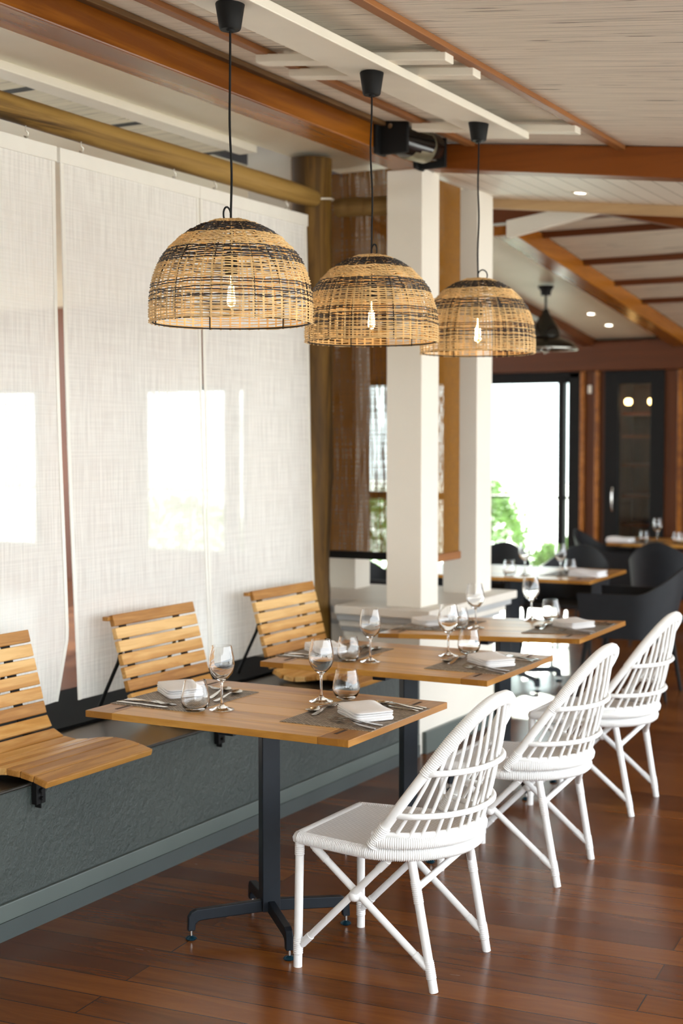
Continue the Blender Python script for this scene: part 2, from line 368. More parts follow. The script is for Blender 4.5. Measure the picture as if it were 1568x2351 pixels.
def lin(a, b, n): a = Vector(a); b = Vector(b); return [a.lerp(b, i / n) for i in range(n + 1)]

# ================================================================== STRUCTURE
# floor and ground
struct(MB().box(-12.5, 2.2, -3.0, 13.0, -.06, 0).build('floor', M['floor']))
struct(MB().box(-60, 60, -40, 60, -.5, -.30).build('trim_0', M['ground']))
# main ceiling: whitewashed reeds, sloping down to the right
SL = -.118
def zc(x): return 3.12 + SL * (x + 3.15)
def slab(x0, x1, y0, y1, f0, f1, th=.05):   # f0,f1: underside heights at x0,x1
    return [(x0, y0, f0), (x1, y0, f1), (x1, y1, f1), (x0, y1, f0), (x0, y0, f0 + th), (x1, y0, f1 + th), (x1, y1, f1 + th), (x0, y1, f0 + th)]
struct(MB().hexa(slab(-3.2, 2.2, -3.0, 6.56, zc(-3.2), zc(2.2))).build('ceiling', M['reed']))
# soffit of white boards beyond the cross beam
zs = lambda x: 2.985 + SL * (x + 3.15)
struct(MB().hexa(slab(-3.25, 2.2, 6.66, 7.56, zs(-3.25), zs(2.2), .03)).build('ceiling_boards', M['boards']))
# far room ceiling, sloping down to the far wall
def zf(y): return 3.0 - .1156 * (y - 9.25)
def fslab(x0, x1, y0, y1, th=.04, dz=0):
    return [(x0, y0, zf(y0) + dz), (x1, y0, zf(y0) + dz), (x1, y1, zf(y1) + dz), (x0, y1, zf(y1) + dz), (x0, y0, zf(y0) + dz + th), (x1, y0, zf(y0) + dz + th), (x1, y1, zf(y1) + dz + th), (x0, y1, zf(y1) + dz + th)]
struct(MB().hexa(fslab(-4.5, -3.62, 7.7, 13.2)).build('ceiling_plaster', M['offwhite']))
struct(MB().hexa(fslab(-3.62, 2.2, 7.7, 13.2, .04, .03)).build('ceiling_reed', M['reed2']))
# left room ceiling: smooth soffit, a trim step, then reed panels with black gaps
struct(MB().box(-3.95, -3.3, -3.0, 7.5, 3.12, 3.16).build('ceiling_soffit', M['offwhite']))
struct(MB().box(-4.06, -3.95, -3.0, 6.22, 3.085, 3.16).build('trim_1', M['whitepaint'], bevel=.004))
for i in range(12):
    y1_ = 6.16 - i * .75
    struct(MB().box(-4.33, -4.06, y1_ - .70, y1_ - .012, 3.10, 3.14).build('ceiling_panel', M['reed3']))
    struct(MB().box(-4.30, -4.07, y1_ - .012, y1_ + .05, 3.101, 3.14).build('ceiling_gap', M['matt_black']))
    struct(MB().box(-4.50, -4.33, y1_ - .75, y1_, 3.13, 3.16).build('ceiling_panel', M['whitepaint']))
struct(MB().box(-12.5, -4.5, -3.0, 13.2, 3.16, 3.2).build('ceiling_side', M['offwhite']))
struct(MB().box(-12.6, 2.3, -3.1, 13.4, 3.55, 3.62).build('ceiling_roof', M['darkbeam']))
# far wall with window openings
YW = 13.0
def wallbox(x0, x1, z0, z1, nmx='wall_back', m='panel'):
    return struct(MB().box(x0, x1, YW, YW + .15, z0, z1).build(nmx, M[m]))
openings = [(-12.2, -11.33, 0.35, 2.22), (-9.83, -8.64, .35, 2.2), (-8.58, -8.40, .35, 2.2), (-7.10, -5.75, .18, 2.22), (-5.60, -4.69, .04, 2.21)]
xs = -12.5
for (a, b_, z0, z1) in openings:
    m_ = 'panel'
    if a - xs > .005: wallbox(xs, a, 0, 3.3, m=m_)
    wallbox(a, b_, 0, z0, m=m_); wallbox(a, b_, z1, 3.3, m=m_); xs = b_
wallbox(xs, -4.37, 0, 3.3); wallbox(-4.37, -3.80, 2.27, 3.3); wallbox(-3.80, 2.2, 0, 3.3)
struct(MB().box(-5.7, 2.2, YW - .12, YW, 2.27, 2.54).build('trim_2', M['darkbeam'], bevel=.006))
for x in (-4.60, -4.455, -3.66):
    struct(MB().box(x - .012, x + .03, YW - .04, YW, 0, 2.27).build('trim_3', M['beam'], bevel=.004))
struct(MB().box(-12.6, -12.5, -3, 7.6, 0, 1.75).build('wall_left', M['offwhite']))  # unseen; kept low and cut short to let daylight in from the left
struct(MB().box(-12.6, 1.0, -3.15, -3.0, 0, 3.3).build('wall_front', M['white']))  # unseen wall added behind the camera to block light from the rear
# windows: dark frames, rail, pane
for i, (a, b_, z0, z1) in enumerate(openings):
    wd = bpy.data.objects.new('window_%d' % (i + 1), None); C.objects.link(wd); wd.location = (a, YW, z0); struct(wd)
    W_, H_ = b_ - a, z1 - z0; f = MB(); t = .045
    yy0, yy1 = -.02, .06
    f.box(-.02, t, yy0, yy1, 0, H_); f.box(W_ - t, W_ + .02, yy0, yy1, 0, H_); f.box(0, W_, yy0, yy1, 0, t); f.box(0, W_, yy0, yy1, H_ - t, H_ + .02)
    f.box(0, W_, yy0, yy1, 1.065 - z0 - .012, 1.065 - z0 + .012)
    if i == 4: f.box(W_ - .145, W_ - .085, -.03, .07, 0, H_); f.box(W_ - .03, W_ + .07, -.03, .06, 0, H_ + .05); f.box(-.02, W_ + .07, -.03, .06, H_, H_ + .06)
    if i == 3: f.box(0, W_, yy0, yy1, 1.065 - z0 - .05, 1.065 - z0 + .03)
    f.build('window_frame', M['matt_black'], wd, bevel=.004)
    MB().box(t, W_ - t, .015, .021, t, H_ - t).build('window_pane', M['pane'], wd)
# dark glazed door in the far wall with a shelved cabinet behind it
dr = bpy.data.objects.new('door_1', None); C.objects.link(dr); dr.location = (-4.37, YW, 0); struct(dr)
f = MB(); f.box(0, .13, -.03, .05, 0, 2.27); f.box(.44, .57, -.03, .05, 0, 2.27); f.box(.13, .44, -.03, .05, 2.14, 2.27); f.box(.13, .44, -.03, .05, 0, .35)
f.build('door_frame', M['matt_black'], dr, bevel=.005)
MB().box(.13, .44, .005, .011, .35, 2.14).build('door_pane', M['pane'], dr)
MB().tube([(.09, -.05, .95), (.09, -.07, 1.0), (.09, -.07, 1.12), (.09, -.05, 1.17)], .008).build('door_handle', M['steel'], dr)
cb = thing('drinks_cabinet', 'tall dark brown cabinet with shelves seen through the black glazed door', 'cabinet', (-4.085, YW + .62, 0))
MB().box(-.28, .28, .2, .24, 0, 2.27).box(-.30, -.28, -.4, .24, 0, 2.27).box(.28, .30, -.4, .24, 0, 2.27).box(-.30, .30, -.4, .24, 2.25, 2.27).build('body', M['panel'], cb)
for z in (.5, .78, 1.06, 1.36, 1.64, 1.86):
    MB().box(-.275, .275, -.15, .195, z, z + .025).build('shelf', M['beamx'], cb, bevel=.002)
for k, x in enumerate((-.16, .07)):
    lm = MB().lathe([(.0, 0), (.02, .002), (.033, .015), (.036, .035), (.028, .055), (.0, .062)], 16).build('cabinet_lamp', M['warm'], None, loc=(-4.085 + x, YW + .30, 1.955))  # glowing beads added in place of lights reflected in the door glass
    tag(lm, ['small glowing amber lamp behind the dark door glass, left one', 'small glowing amber lamp behind the dark door glass, right one'][k], 'lamp', 'cabinet lamps')
tag(MB().box(-.018, .018, -.02, 0, -.04, .04).build('wall_sensor', M['whitepaint'], None, .006, loc=(-4.52, YW - .01, 2.10)), 'small white sensor box on the brown wall between far window and door', 'sensor')

# ================================================================== BEAMS, COLUMNS
tag(MB().hexa([(-3.33, -3, 2.99), (-3.15, -3, 2.99), (-3.15, 6.58, 2.99), (-3.33, 6.58, 2.99), (-3.33, -3, 3.15), (-3.15, -3, 3.115), (-3.15, 6.58, 3.115), (-3.33, 6.58, 3.15)]).build('timber_beam', M['beam'], bevel=.006),
    'long orange-brown timber beam running above the bench from the near left to the first column', 'beam')
def xbeam(x0, x1, y0, y1, b0, b1, h0, h1): return [(x0, y0, b0), (x1, y0, b1), (x1, y1, b1), (x0, y1, b0), (x0, y0, h0), (x1, y0, h1), (x1, y1, h1), (x0, y1, h0)]
tag(MB().hexa(xbeam(-3.15, 2.2, 6.53, 6.66, 2.985, 2.985 - .126 * 5.35, 3.112, 3.112 - .113 * 5.35)).build('timber_beam', M['beamx'], bevel=.006),
    'red-brown timber cross beam at the far edge of the reed ceiling, beside the black speaker', 'beam')
# battens under the reed ceiling
for x, wd_, lb in ((-2.135, .05, 'thin brown ceiling batten right of the white plank'), (-2.90, .05, 'thin brown ceiling batten between the white plank and the big beam'), (-3.125, .045, 'rough dark brown batten lying along the top of the big beam')):
    z = zc(x); tag(MB().hexa(xbeam(x - wd_ / 2, x + wd_ / 2, -3, 6.53, z - .020, z - .020 + SL * wd_, z + .002, z + .002 + SL * wd_)).build('ceiling_batten', M['batten'] if x > -3 else M['logy'], bevel=.003), lb, 'batten')
# hanging white plank with its bearers
pl = thing('lamp_plank', 'long white board under the reed ceiling that the three pendant lamps hang from', 'plank', (-2.48, 4.0, 2.96))
MB().hexa([(x - (-2.48), y, z - 2.96) for x, y, z in xbeam(-2.585, -2.365, -6.5, 1.96, 2.971, 2.945, 3.004, 2.978)]).build('board', M['whitepaint'], pl, bevel=.004)
bear = [.60, .84, 1.93, -.6, -1.6]
for y in bear:
    MB().hexa([(x + 2.48, yy, z - 2.96) for x, yy, z in xbeam(-2.93, -2.14, y, y + .07, zc(-2.93) - .052, zc(-2.14) - .052, zc(-2.93) - .020, zc(-2.14) - .020)]).build('bearer', M['whitepaint'], pl, bevel=.004)
# speaker on the beam
sp = thing('speaker', 'glossy black barrel speaker with bracket plates in the corner of the timber beams', 'speaker', (-3.15, 6.22, 3.035))
prof = [(.0, -.17), (.05, -.17), (.068, -.15), (.073, -.06), (.074, .06), (.070, .13), (.06, .165), (.0, .17)]
rm = Matrix.Rotation(R(90), 4, 'X')
MB().lathe(prof, 32, (.095, 0, .005), 0, True, Matrix.Rotation(R(-12), 4, 'Z') @ rm).build('body', M['gloss_black'], sp)
MB().lathe([(.0745, -.06), (.0785, -.055), (.0785, .085), (.0745, .09)], 32, (.095, 0.03, .005), 0, True, Matrix.Rotation(R(-12), 4, 'Z') @ rm).build('grille_band', M['grille'], sp)  # band coloured like the reflection on the speaker barrel
for y, a in ((-.20, 'bracket'), (.22, 'bracket')):
    MB().box(0, .16, y - .012, y + .012, -.075, .085).box(-.0, .02, y - .05, y + .05, -.075, .085).build(a, M['matt_black'], sp, bevel=.006)
    MB().tube([(.08, y - .02, .05), (.08, y - .03, .05)], .012, 10).build('knob', M['steel'], sp)
# columns on the low wall
def col(name, x0, x1, y0, y1, z0, z1, lb): return tag(MB().box(x0, x1, y0, y1, z0, z1).build(name, M['white'], bevel=.004), lb, 'column')
col('white_column', -3.365, -3.165, 6.53, 6.735, .76, 2.99, 'square white column standing on the low wall right under the speaker')
col('white_column', -3.385, -3.18, 7.264, 7.475, .76, zs(-3.3), 'white column behind the tan blind, nearest the bright far window')
col('white_column', -4.16, -3.905, 7.19, 7.37, .76, 3.12, 'white column half hidden behind the brown bamboo blind')
col('white_column', -4.32, -4.04, 6.70, 6.98, 0, 3.54, 'white column whose top shows above the screens left of the log post')
# low wall block
lw = thing('low_wall', 'white rendered low wall with stepped ledge carrying the white columns', 'wall', (-3.17, 6.53, 0))
MB().box(-.45, 0, 0, .97, .0, .70).box(-1.3, -.3, .24, .97, 0, .70).build('body', M['white'], lw, bevel=.004)
for (o, z0, z1, m_) in ((.10, .715, .76, 'ledge'), (.075, .68, .715, 'mould'), (.05, .645, .68, 'ledge'), (.028, .62, .645, 'mould')):
    MB().box(-.45, o, -o, .97 + o, z0, z1).box(-1.3, -.45, .20, .97, z0, z1).build('ledge' if m_ == 'ledge' else 'moulding', M[m_], lw, bevel=.006)
MB().box(-.0, .025, .03, .99, 0, .115).build('plinth', M['plinth'], lw, bevel=.004)

# ================================================================== LOGS, POST, SCREENS, BLINDS
def wobble_log(n, ln, r, ax, seed, knots=5, ns=22):
    rnd = random.Random(seed); path = []; rr = []
    for i in range(n + 1):
        t = i / n; e = .006 * math.sin(t * 9 + seed) + .004 * math.sin(t * 23 + seed * 2); g = .005 * math.cos(t * 7 + seed)
        p = {'y': (e, t * ln, g), 'x': (t * ln, e, g), 'z': (e, g, t * ln)}[ax]; path.append(p)
        rr.append(r * (1 + .035 * math.sin(t * 13 + seed) + .02 * rnd.uniform(-1, 1)))
    return path, rr
p, rr = wobble_log(60, 7.98, .052, 'y', 3); rr[-1] *= .8; rr[-2] *= .95
tag(MB().tube(p, rr, 20).build('timber_pole', M['log'], None, loc=(-3.76, -1.5, 2.881)), 'knotty round timber pole above the white screens, carrying their hooks', 'pole')
p, rr = wobble_log(20, .38, .050, 'x', 5)
tag(MB().tube(p, rr, 18).build('timber_pole', M['logx'], None, loc=(-3.72, 6.66, 2.845)), 'short dark round log behind the post, crossing in front of the brown blind', 'pole')
pt = thing('timber_post', 'thick round timber post standing at the right end of the white screens', 'post', (-3.83, 6.57, 0))
p, rr = wobble_log(50, 3.1, .105, 'z', 8)
MB().tube(p, rr, 28).build('trunk', M['post'], pt)
MB().tube([(.112 * math.cos(a), .112 * math.sin(a), 2.885 + .012 * math.sin(a * 1.0)) for a in [i * 2 * PI / 24 for i in range(24)]], .006, 6, True).build('rope_tie', M['whitepaint'], pt)

def screen(label, y0, y1, hooks, seed, curl=0, lean=.040):
    z1, z0 = 2.775, .565
    t = thing('hanging_screen', label, 'screen', (-3.76, (y0 + y1) / 2, z0), 0, 'white woven screens behind the bench')
    cyy = (y0 + y1) / 2; mb = MB(); nu, nv = 14, 44; vs = []
    for i in range(nv + 1):
        tt = i / nv; z = (z1 - z0) * tt
        for j in range(nu + 1):
            s_ = j / nu; y = y0 + (y1 - y0) * s_ + lean * (1 - tt) * (1 - .0 * s_)
            x = .006 * math.sin(s_ * 5 + seed) * (1 - tt) + .004 * math.sin(tt * 6 + seed)
            x += .03 * (1 - tt) ** 1.5
            if curl and tt < .12 and s_ > .8: x += -.05 * ((.12 - tt) / .12) * (s_ - .8) / .2; y -= .02 * ((.12 - tt) / .12) * (s_ - .8) / .2
            vs.append((x, y - cyy, z))
    fs = [(i * (nu + 1) + j, i * (nu + 1) + j + 1, (i + 1) * (nu + 1) + j + 1, (i + 1) * (nu + 1) + j) for i in range(nv) for j in range(nu)]
    mb.add(vs, fs, 0, True); o = mb.build('fabric', M['screen'], t)
    MB().box(-.008, .012, y0 - cyy - .004, y1 - cyy + .004, z1 - z0 - .055, z1 - z0 + .004).build('top_bar', M['screen_hem'], t, bevel=.002)
    # sewn side hems follow the sheet
    for s_ in (0, nu):
        hp = [Vector(vs[i * (nu + 1) + s_]) + Vector((.002, (.011 if s_ == 0 else -.011), 0)) for i in range(nv + 1)]
        MB().tube(hp, .011, 6, flat=.2, ref=(1, 0, 0)).build('side_hem', M['screen_hem'], t)
    for hy in hooks:
        hz = z1 - z0; h = [(0, hy - cyy, hz + .055), (0, hy - cyy, hz + .035), (.004, hy - cyy + .009, hz + .028), (0, hy - cyy + .011, hz + .014), (0, hy - cyy, hz + .006), (0, hy - cyy - .01, hz + .013)]
        MB().tube(h, .0028, 6).tube([(0, hy - cyy + .009 * math.cos(a), hz + .002 + .011 * math.sin(a)) for a in [k * PI / 6 for k in range(12)]], .0022, 6, True).build('hook', M['galv'], t)
    return t
k_ = .957
screen('white woven screen at the near left end, left of the dark gap', 2.95, 4.424, [4.26], 1, 1, .031)
screen('middle white woven screen directly behind the nearest pendant lamp', 4.450, 5.412, [4.59, 5.23], 2)
screen('right-hand white woven screen hanging next to the round post', 5.422, 6.385, [5.55, 6.19], 3)
screen('white woven screen furthest left, mostly outside the frame', 1.4, 2.94, [2.0], 4)

def blind(name, label, x0, x1, y0, y1, z0, z1, mt, bar):
    t = thing(name, label, 'blind', ((x0 + x1) / 2, (y0 + y1) / 2, z0)); cx, cy_ = (x0 + x1) / 2, (y0 + y1) / 2
    mb = MB(); n = 60
    for i in range(n):
        za = (z1 - z0) * i / n; zb = (z1 - z0) * (i + 1) / n; o = 0
        mb.add([(x0 - cx + o, y0 - cy_ + o, za), (x1 - cx + o, y1 - cy_ + o, za), (x1 - cx + o, y1 - cy_ + o, zb), (x0 - cx + o, y0 - cy_ + o, zb)], [(0, 1, 2, 3)])
    mb.build('slat_sheet', M[mt], t)
    ex, ey = (.012, 0) if abs(x1 - x0) < abs(y1 - y0) else (0, .012)
    MB().box(min(x0, x1) - cx - ex, max(x0, x1) - cx + ex, min(y0, y1) - cy_ - ey, max(y0, y1) - cy_ + ey, -.03, .012).build('bottom_bar', bar, t, bevel=.003)
    return t
blind('bamboo_blind', 'wide dark brown bamboo blind between the round post and the first column', -4.15, -3.33, 6.99, 6.99, .985, 3.1, 'bamboo', M['matt_black'])
blind('bamboo_blind', 'narrow tan bamboo blind hanging between the two white columns', -3.20, -3.20, 6.74, 7.075, 1.005, 2.975, 'bamboo2', M['batten'])

# ================================================================== BENCH
bn = thing('built_in_bench', 'long dark grey rendered bench base running along under the screens', 'bench', (-3.17, 4.0, 0))
MB().box(-1.0, 0, -4.5, 2.44, 0, .475).box(-.45, 0, 2.44, 2.53, 0, .475).build('body', M['bench'], bn, bevel=.006)
MB().box(-1.0, .004, -4.5, 2.44, .475, .487).box(-.45, .004, 2.44, 2.53, .475, .487).build('seat_slab', M['benchtop'], bn, bevel=.004)
MB().box(-1.0, -.45, -4.5, 2.2, .4875, .500).build('back_strip', M['mat_black'], bn)  # painted shade: near-black strip where the bench top lies dark under the screens
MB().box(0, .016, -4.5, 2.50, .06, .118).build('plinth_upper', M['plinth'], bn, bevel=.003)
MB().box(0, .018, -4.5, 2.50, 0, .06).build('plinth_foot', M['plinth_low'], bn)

# slatted bench seats
PROF = [(-3.62, .908), (-3.577, .756), (-3.537, .612), (-3.522, .575), (-3.50, .545), (-3.455, .523), (-3.39, .516), (-3.32, .526), (-3.26, .537), (-3.20, .541), (-3.145, .537), (-3.09, .527), (-3.04, .513)]
PROF = [(x + 3.33, z - .487) for x, z in PROF]
def along(prof, n=400):
    P = [Vector((a, b)) for a, b in prof]
    # Catmull-Rom
    pts = []
    for i in range(len(P) - 1):
        p0 = P[max(i - 1, 0)]; p1 = P[i]; p2 = P[i + 1]; p3 = P[min(i + 2, len(P) - 1)]
        for k in range(30):
            t = k / 30; pts.append(.5 * ((2 * p1) + (p2 - p0) * t + (2 * p0 - 5 * p1 + 4 * p2 - p3) * t * t + (3 * p1 - p0 - 3 * p2 + p3) * t**3))
    pts.append(P[-1]); d = [0]
    for i in range(1, len(pts)): d.append(d[-1] + (pts[i] - pts[i - 1]).length)
    return pts, d
PP, DD = along(PROF)
def at(s):
    for i in range(1, len(DD)):
        if DD[i] >= s:
            t = (s - DD[i - 1]) / (DD[i] - DD[i - 1]); return PP[i - 1].lerp(PP[i], t)
    return PP[-1]
def make_seat():
    t = thing('slatted_bench_seat', 'x', 'bench seat', (-3.33, 3.80, .487))
    Ltot = DD[-1]; HW = .285; TH = .022
    def slat(mb, s0, s1, th=TH):
        a, b = at(s0), at(s1); d = (b - a).normalized(); nrm = Vector((d.y, -d.x))
        if nrm.y > 0: nrm = -nrm      # thickness goes down/back
        q = [a, b, b + nrm * th, a + nrm * th]
        mb.prism([(v.x, v.y) for v in q], -HW, HW, 'y')
    back = MB(); n = 7; s = 0; pitch = .0545
    for i in range(n): slat(back, s + .0005, s + pitch - .0075); s += pitch
    back.build('backrest', M['teak'], t, bevel=.003)
    seat = MB(); s += .001; m_ = 8; pitch = (Ltot - s) / m_
    for i in range(m_): slat(seat, s + .0006, s + pitch - .0036, .024); s += pitch
    seat.build('seat', M['teak'], t, bevel=.004)
    for y in (-.20, .175):
        fr = MB(); k = 40; pts = []
        for i in range(k + 1):
            a = at(Ltot * (.02 + .94 * i / k)); b = at(min(Ltot, Ltot * (.02 + .94 * i / k) + .004)); d = (b - a).normalized(); nn = Vector((d.y, -d.x))
            if nn.y > 0: nn = -nn
            pts.append((a + nn * .0265, a + nn * .0325))
        for i in range(k):
            (a0, a1), (b0, b1) = pts[i], pts[i + 1]
            fr.prism([(a0.x, a0.y), (b0.x, b0.y), (b1.x, b1.y), (a1.x, a1.y)], y - .022, y + .022, 'y')
        fr.build('frame_strap', M['matt_black'], t)
        MB().tube([(-.275, y - .035, .30), (-.30, y - .035, .22), (-.405, y - .035, .016)], .008, 8).build('strut', M['matt_black'], t)
        if y > 0:
            MB().box(.165, .185, y - .012, y + .016, -.022, .03).build('bracket', M['matt_black'], t, bevel=.001); continue
        MB().box(.165, .185, y - .02, y + .025, -.075, .03).box(.13, .185, y + .0, y + .005, -.09, .03).tube([(.185, y, -.03), (.197, y, -.03)], .009, 8).tube([(.185, y, -.055), (.197, y, -.055)], .006, 8).build('bracket', M['matt_black'], t, bevel=.001)
    # armlet slat stub behind the top left corner
    MB().box(-.33, -.30, -.30, -.255, .395, .412).build('top_lug', M['teak'], t, bevel=.002)
    return t
s1 = make_seat()
s1['label'] = 'slatted wooden bench seat nearest the camera at the left edge, no table before it'; s1['group'] = 'slatted seats on the bench'
dup(s1, (-3.33, 4.875, .487), 0, 'slatted wooden bench seat behind the nearest table')
dup(s1, (-3.33, 5.93, .487), 0, 'slatted wooden bench seat behind the second table, beside the round post')

# ================================================================== TABLES
def make_table(W=.965, D=.69, wood_rot=False):
    t = thing('dining_table', 'x', 'table', (0, 0, 0))
    top = bpy.data.objects.new('tabletop', None)
    E_ = .105; mb = MB(); n = 6; pw = D / n
    for i in range(n):
        y0 = -D / 2 + i * pw; mb.box(-W / 2 + E_ + .0006, W / 2 - E_ - .0006, y0 + .0004, y0 + pw - .0004, .728, .75)
    to = mb.build('tabletop', M['teak_top'], t, bevel=.0012)
    for s_ in (-1, 1):
        x0, x1 = (W / 2 - E_, W / 2) if s_ > 0 else (-W / 2, -W / 2 + E_)
        e = MB().box(x0, x1, -D / 2, D / 2, .728, .75).build('end_board', M['teak_end'], to, bevel=.002)
        for yy in (-.25, .27):
            MB().box(s_ * .405 - .006, s_ * .405 + .006, yy - .034, yy + .034, .7495, .7506).build('slot', M['slot'], to)
    Rz = Matrix.Rotation(R(45), 4, 'Z')
    MB().box(-.03, .03, -.03, .03, .075, .722, 0, Rz).build('pedestal', M['black'], t, bevel=.003)
    MB().box(-.17, .17, -.17, .17, .721, .728).box(-.028, .028, -.26, .26, .700, .7215).build('top_plate', M['black'], t, bevel=.002)
    for k in range(4):
        Rk = Matrix.Rotation(R(45 + 90 * k), 4, 'Z')
        out = [(.0, .072), (.0, .112), (.245, .098), (.262, .090), (.272, .075), (.274, .03), (.25, .03), (.248, .052), (.238, .060), (.22, .063)]
        vs = [Rk @ Vector((a, -.012, b)) for a, b in out] + [Rk @ Vector((a, .012, b)) for a, b in out]; m_ = len(out)
        lg = MB(); lg.add(vs, [tuple(range(m_))[::-1], tuple(range(m_, 2 * m_))] + [(i, (i + 1) % m_, m_ + (i + 1) % m_, m_ + i) for i in range(m_)])
        l = lg.build('base_leg', M['black'], t, bevel=.003)
        c = Rk @ Vector((.262, 0, 0))
        MB().lathe([(0, 0), (.017, 0), (.019, .004), (.014, .009), (.005, .013)], 18, (c.x, c.y, 0)).lathe([(.005, .012), (.005, .031), (0, .031)], 12, (c.x, c.y, 0), 1).build('levelling_foot', [M['foot'], M['steel']], l)
    return t
T1 = make_table(); T1.location = (-2.452, 3.923, 0); T1.rotation_euler = (0, 0, .006)
T1['label'] = 'nearest wooden dining table on a black cross-foot pedestal'; T1['group'] = 'dining tables along the bench'
T2 = dup(T1, (-2.507, 5.06, 0), .01, 'second wooden dining table, between the nearest table and the one by the low wall')
T3 = dup(T1, (-2.546, 6.13, 0), .027, 'third wooden dining table, in front of the white low wall')
TILT3 = .036
for ch in T3.children:
    if ch.name.startswith('tabletop'):
        Mx = Matrix.Translation((0, 0, .74)) @ Matrix.Rotation(-TILT3, 4, 'Y') @ Matrix.Translation((0, 0, -.74)); ch.matrix_basis = Mx
T4 = dup(T1, (-3.58, 8.78, 0), .05, 'wide sunlit dining table beyond the white columns, near the far window'); T4.scale = (1.35, 1.23, 1)
T5 = dup(T1, (-3.25, 12.0, 0), 0, 'dining table at the far right in front of the dark glazed door'); T5.scale = (1.3, 1.2, 1)
for t_ in (T4, T5): t_['group'] = 'dining tables in the far room'

# ================================================================== TABLE SETTINGS
def make_wine():
    outer = [(.0, 0), (.036, .0), (.0375, .0012), (.034, .003), (.02, .008), (.0085, .0145), (.0045, .022), (.0037, .04), (.0036, .075), (.0042, .085), (.009, .094), (.021, .104), (.032, .118), (.0378, .134), (.0392, .148), (.0378, .168), (.0345, .188), (.0305, .2075)]
    inner = [(.0295, .2075), (.0334, .188), (.0367, .168), (.0381, .148), (.0366, .135), (.0305, .1205), (.0195, .1075), (.009, .0985), (.0, .0965)]
    return MB().lathe(outer + inner, 40)
def make_tumbler():
    outer = [(.0, 0), (.024, 0), (.028, .002), (.036, .012), (.0415, .026), (.0425, .036), (.041, .050), (.037, .070), (.032, .096)]
    inner = [(.0308, .096), (.0358, .070), (.0397, .050), (.0411, .036), (.040, .027), (.0345, .0145), (.025, .007), (.0, .006)]
    return MB().lathe(outer + inner, 40)
def strip(mb, st, th=.0016):
    """flat piece along +x given by (x, halfwidth, z, dish)"""
    vs = []; fs = []; m_ = 5
    for (x, hw, z, dish) in st:
        for j in range(m_):
            u = j / (m_ - 1) * 2 - 1; vs.append((x, hw * u, z - dish * (1 - u * u) + th))
        for j in range(m_):
            u = j / (m_ - 1) * 2 - 1; vs.append((x, hw * u * .92, z - dish * (1 - u * u)))
    k = 2 * m_
    for i in range(len(st) - 1):
        a, b = i * k, (i + 1) * k
        for j in range(m_ - 1):
            fs.append((a + j, b + j, b + j + 1, a + j + 1)); fs.append((a + m_ + j, a + m_ + j + 1, b + m_ + j + 1, b + m_ + j))
        fs.append((a, a + m_, b + m_, b)); fs.append((a + m_ - 1, b + m_ - 1, b + k - 1, a + k - 1))
    e = (len(st) - 1) * k
    fs.append(tuple(range(m_)) + tuple(range(k - 1, m_ - 1, -1))); fs.append(tuple(e + j for j in range(m_))[::-1] + tuple(e + j for j in range(m_, k)))
    return mb.add(vs, fs, 0, True)
def handle(L0, z0=.0): return [(0, .004, .0015, 0), (.004, .008, .0015, 0), (.02, .0088, .002, 0), (.06, .007, .004, 0), (.10, .0042, .008, 0), (L0, .0032, .010, 0)]
def make_fork():
    mb = MB(); strip(mb, handle(.128) + [(.138, .006, .009, 0), (.146, .0115, .006, .001), (.158, .0125, .004, .001)], .0018)
    for y in (-.0105, -.0035, .0035, .0105):
        ms = MB(); strip(ms, [(.156, .0018, .004, 0), (.175, .0015, .004, 0), (.196, .0008, .009, 0)]); mb.add([(a, b + y, c) for a, b, c in ms.v], ms.f, 0, True)
    return mb
def make_spoon():
    mb = MB(); st = handle(.13)
    for i in range(11):
        t = i / 10; x = .134 + t * .062; hw = .0035 + .018 * math.sin(PI * min(1, t * .93 + .03)) ** .8; st.append((x, max(.003, hw * (1 if t < .97 else .4)), .0085 - .003 * math.sin(PI * t), .0065 * math.sin(PI * t)))
    return strip(mb, st)
def make_knife():
    return strip(MB(), [(0, .004, .001, 0), (.003, .0078, .001, 0), (.03, .0085, .001, -.003), (.09, .0075, .001, -.003), (.108, .006, .002, -.002), (.112, .008, .002, 0), (.13, .0095, .002, 0), (.18, .0098, .002, 0), (.205, .008, .002, 0), (.216, .002, .002, 0)])
def make_napkin():
    mb = MB(); zz = 0
    for i in range(5):
        hw, hh = .100 - .003 * (i % 2) - .001 * i, .066 - .002 * ((i + 1) % 2); t_ = .0062; ox = .004 * math.sin(i * 2.1); n = 10
        vs = []; nu = 8
        out = []
        for a in range(24):
            an = 2 * PI * a / 24; cx = math.cos(an); sx = math.sin(an); out.append((ox + hw * math.copysign(abs(cx)**.22, cx), hh * math.copysign(abs(sx)**.22, sx)))
        zf_ = lambda x, y: .0022 * math.sin(x * 30 + i) + .0015 * math.sin(y * 45)
        ring = lambda s_, z: [(x * s_, y * s_, z + zf_(x * s_, y * s_)) for x, y in out]
        rings = [ring(.2, zz), ring(.97, zz), ring(1.0, zz + t_ * .3), ring(1.0, zz + t_ * .7), ring(.97, zz + t_), ring(.6, zz + t_ + (.002 if i == 4 else 0)), ring(.2, zz + t_ + (.003 if i == 4 else 0))]
        vs = [v for r_ in rings for v in r_]; fs = []
        for k in range(len(rings) - 1):
            for j in range(24): fs.append((k * 24 + j, k * 24 + (j + 1) % 24, (k + 1) * 24 + (j + 1) % 24, (k + 1) * 24 + j))
        fs.append(tuple(range(24))[::-1]); fs.append(tuple((len(rings) - 1) * 24 + j for j in range(24)))
        mb.add(vs, fs, 0, True); zz += t_ - .0004
    return mb
me_ = {}
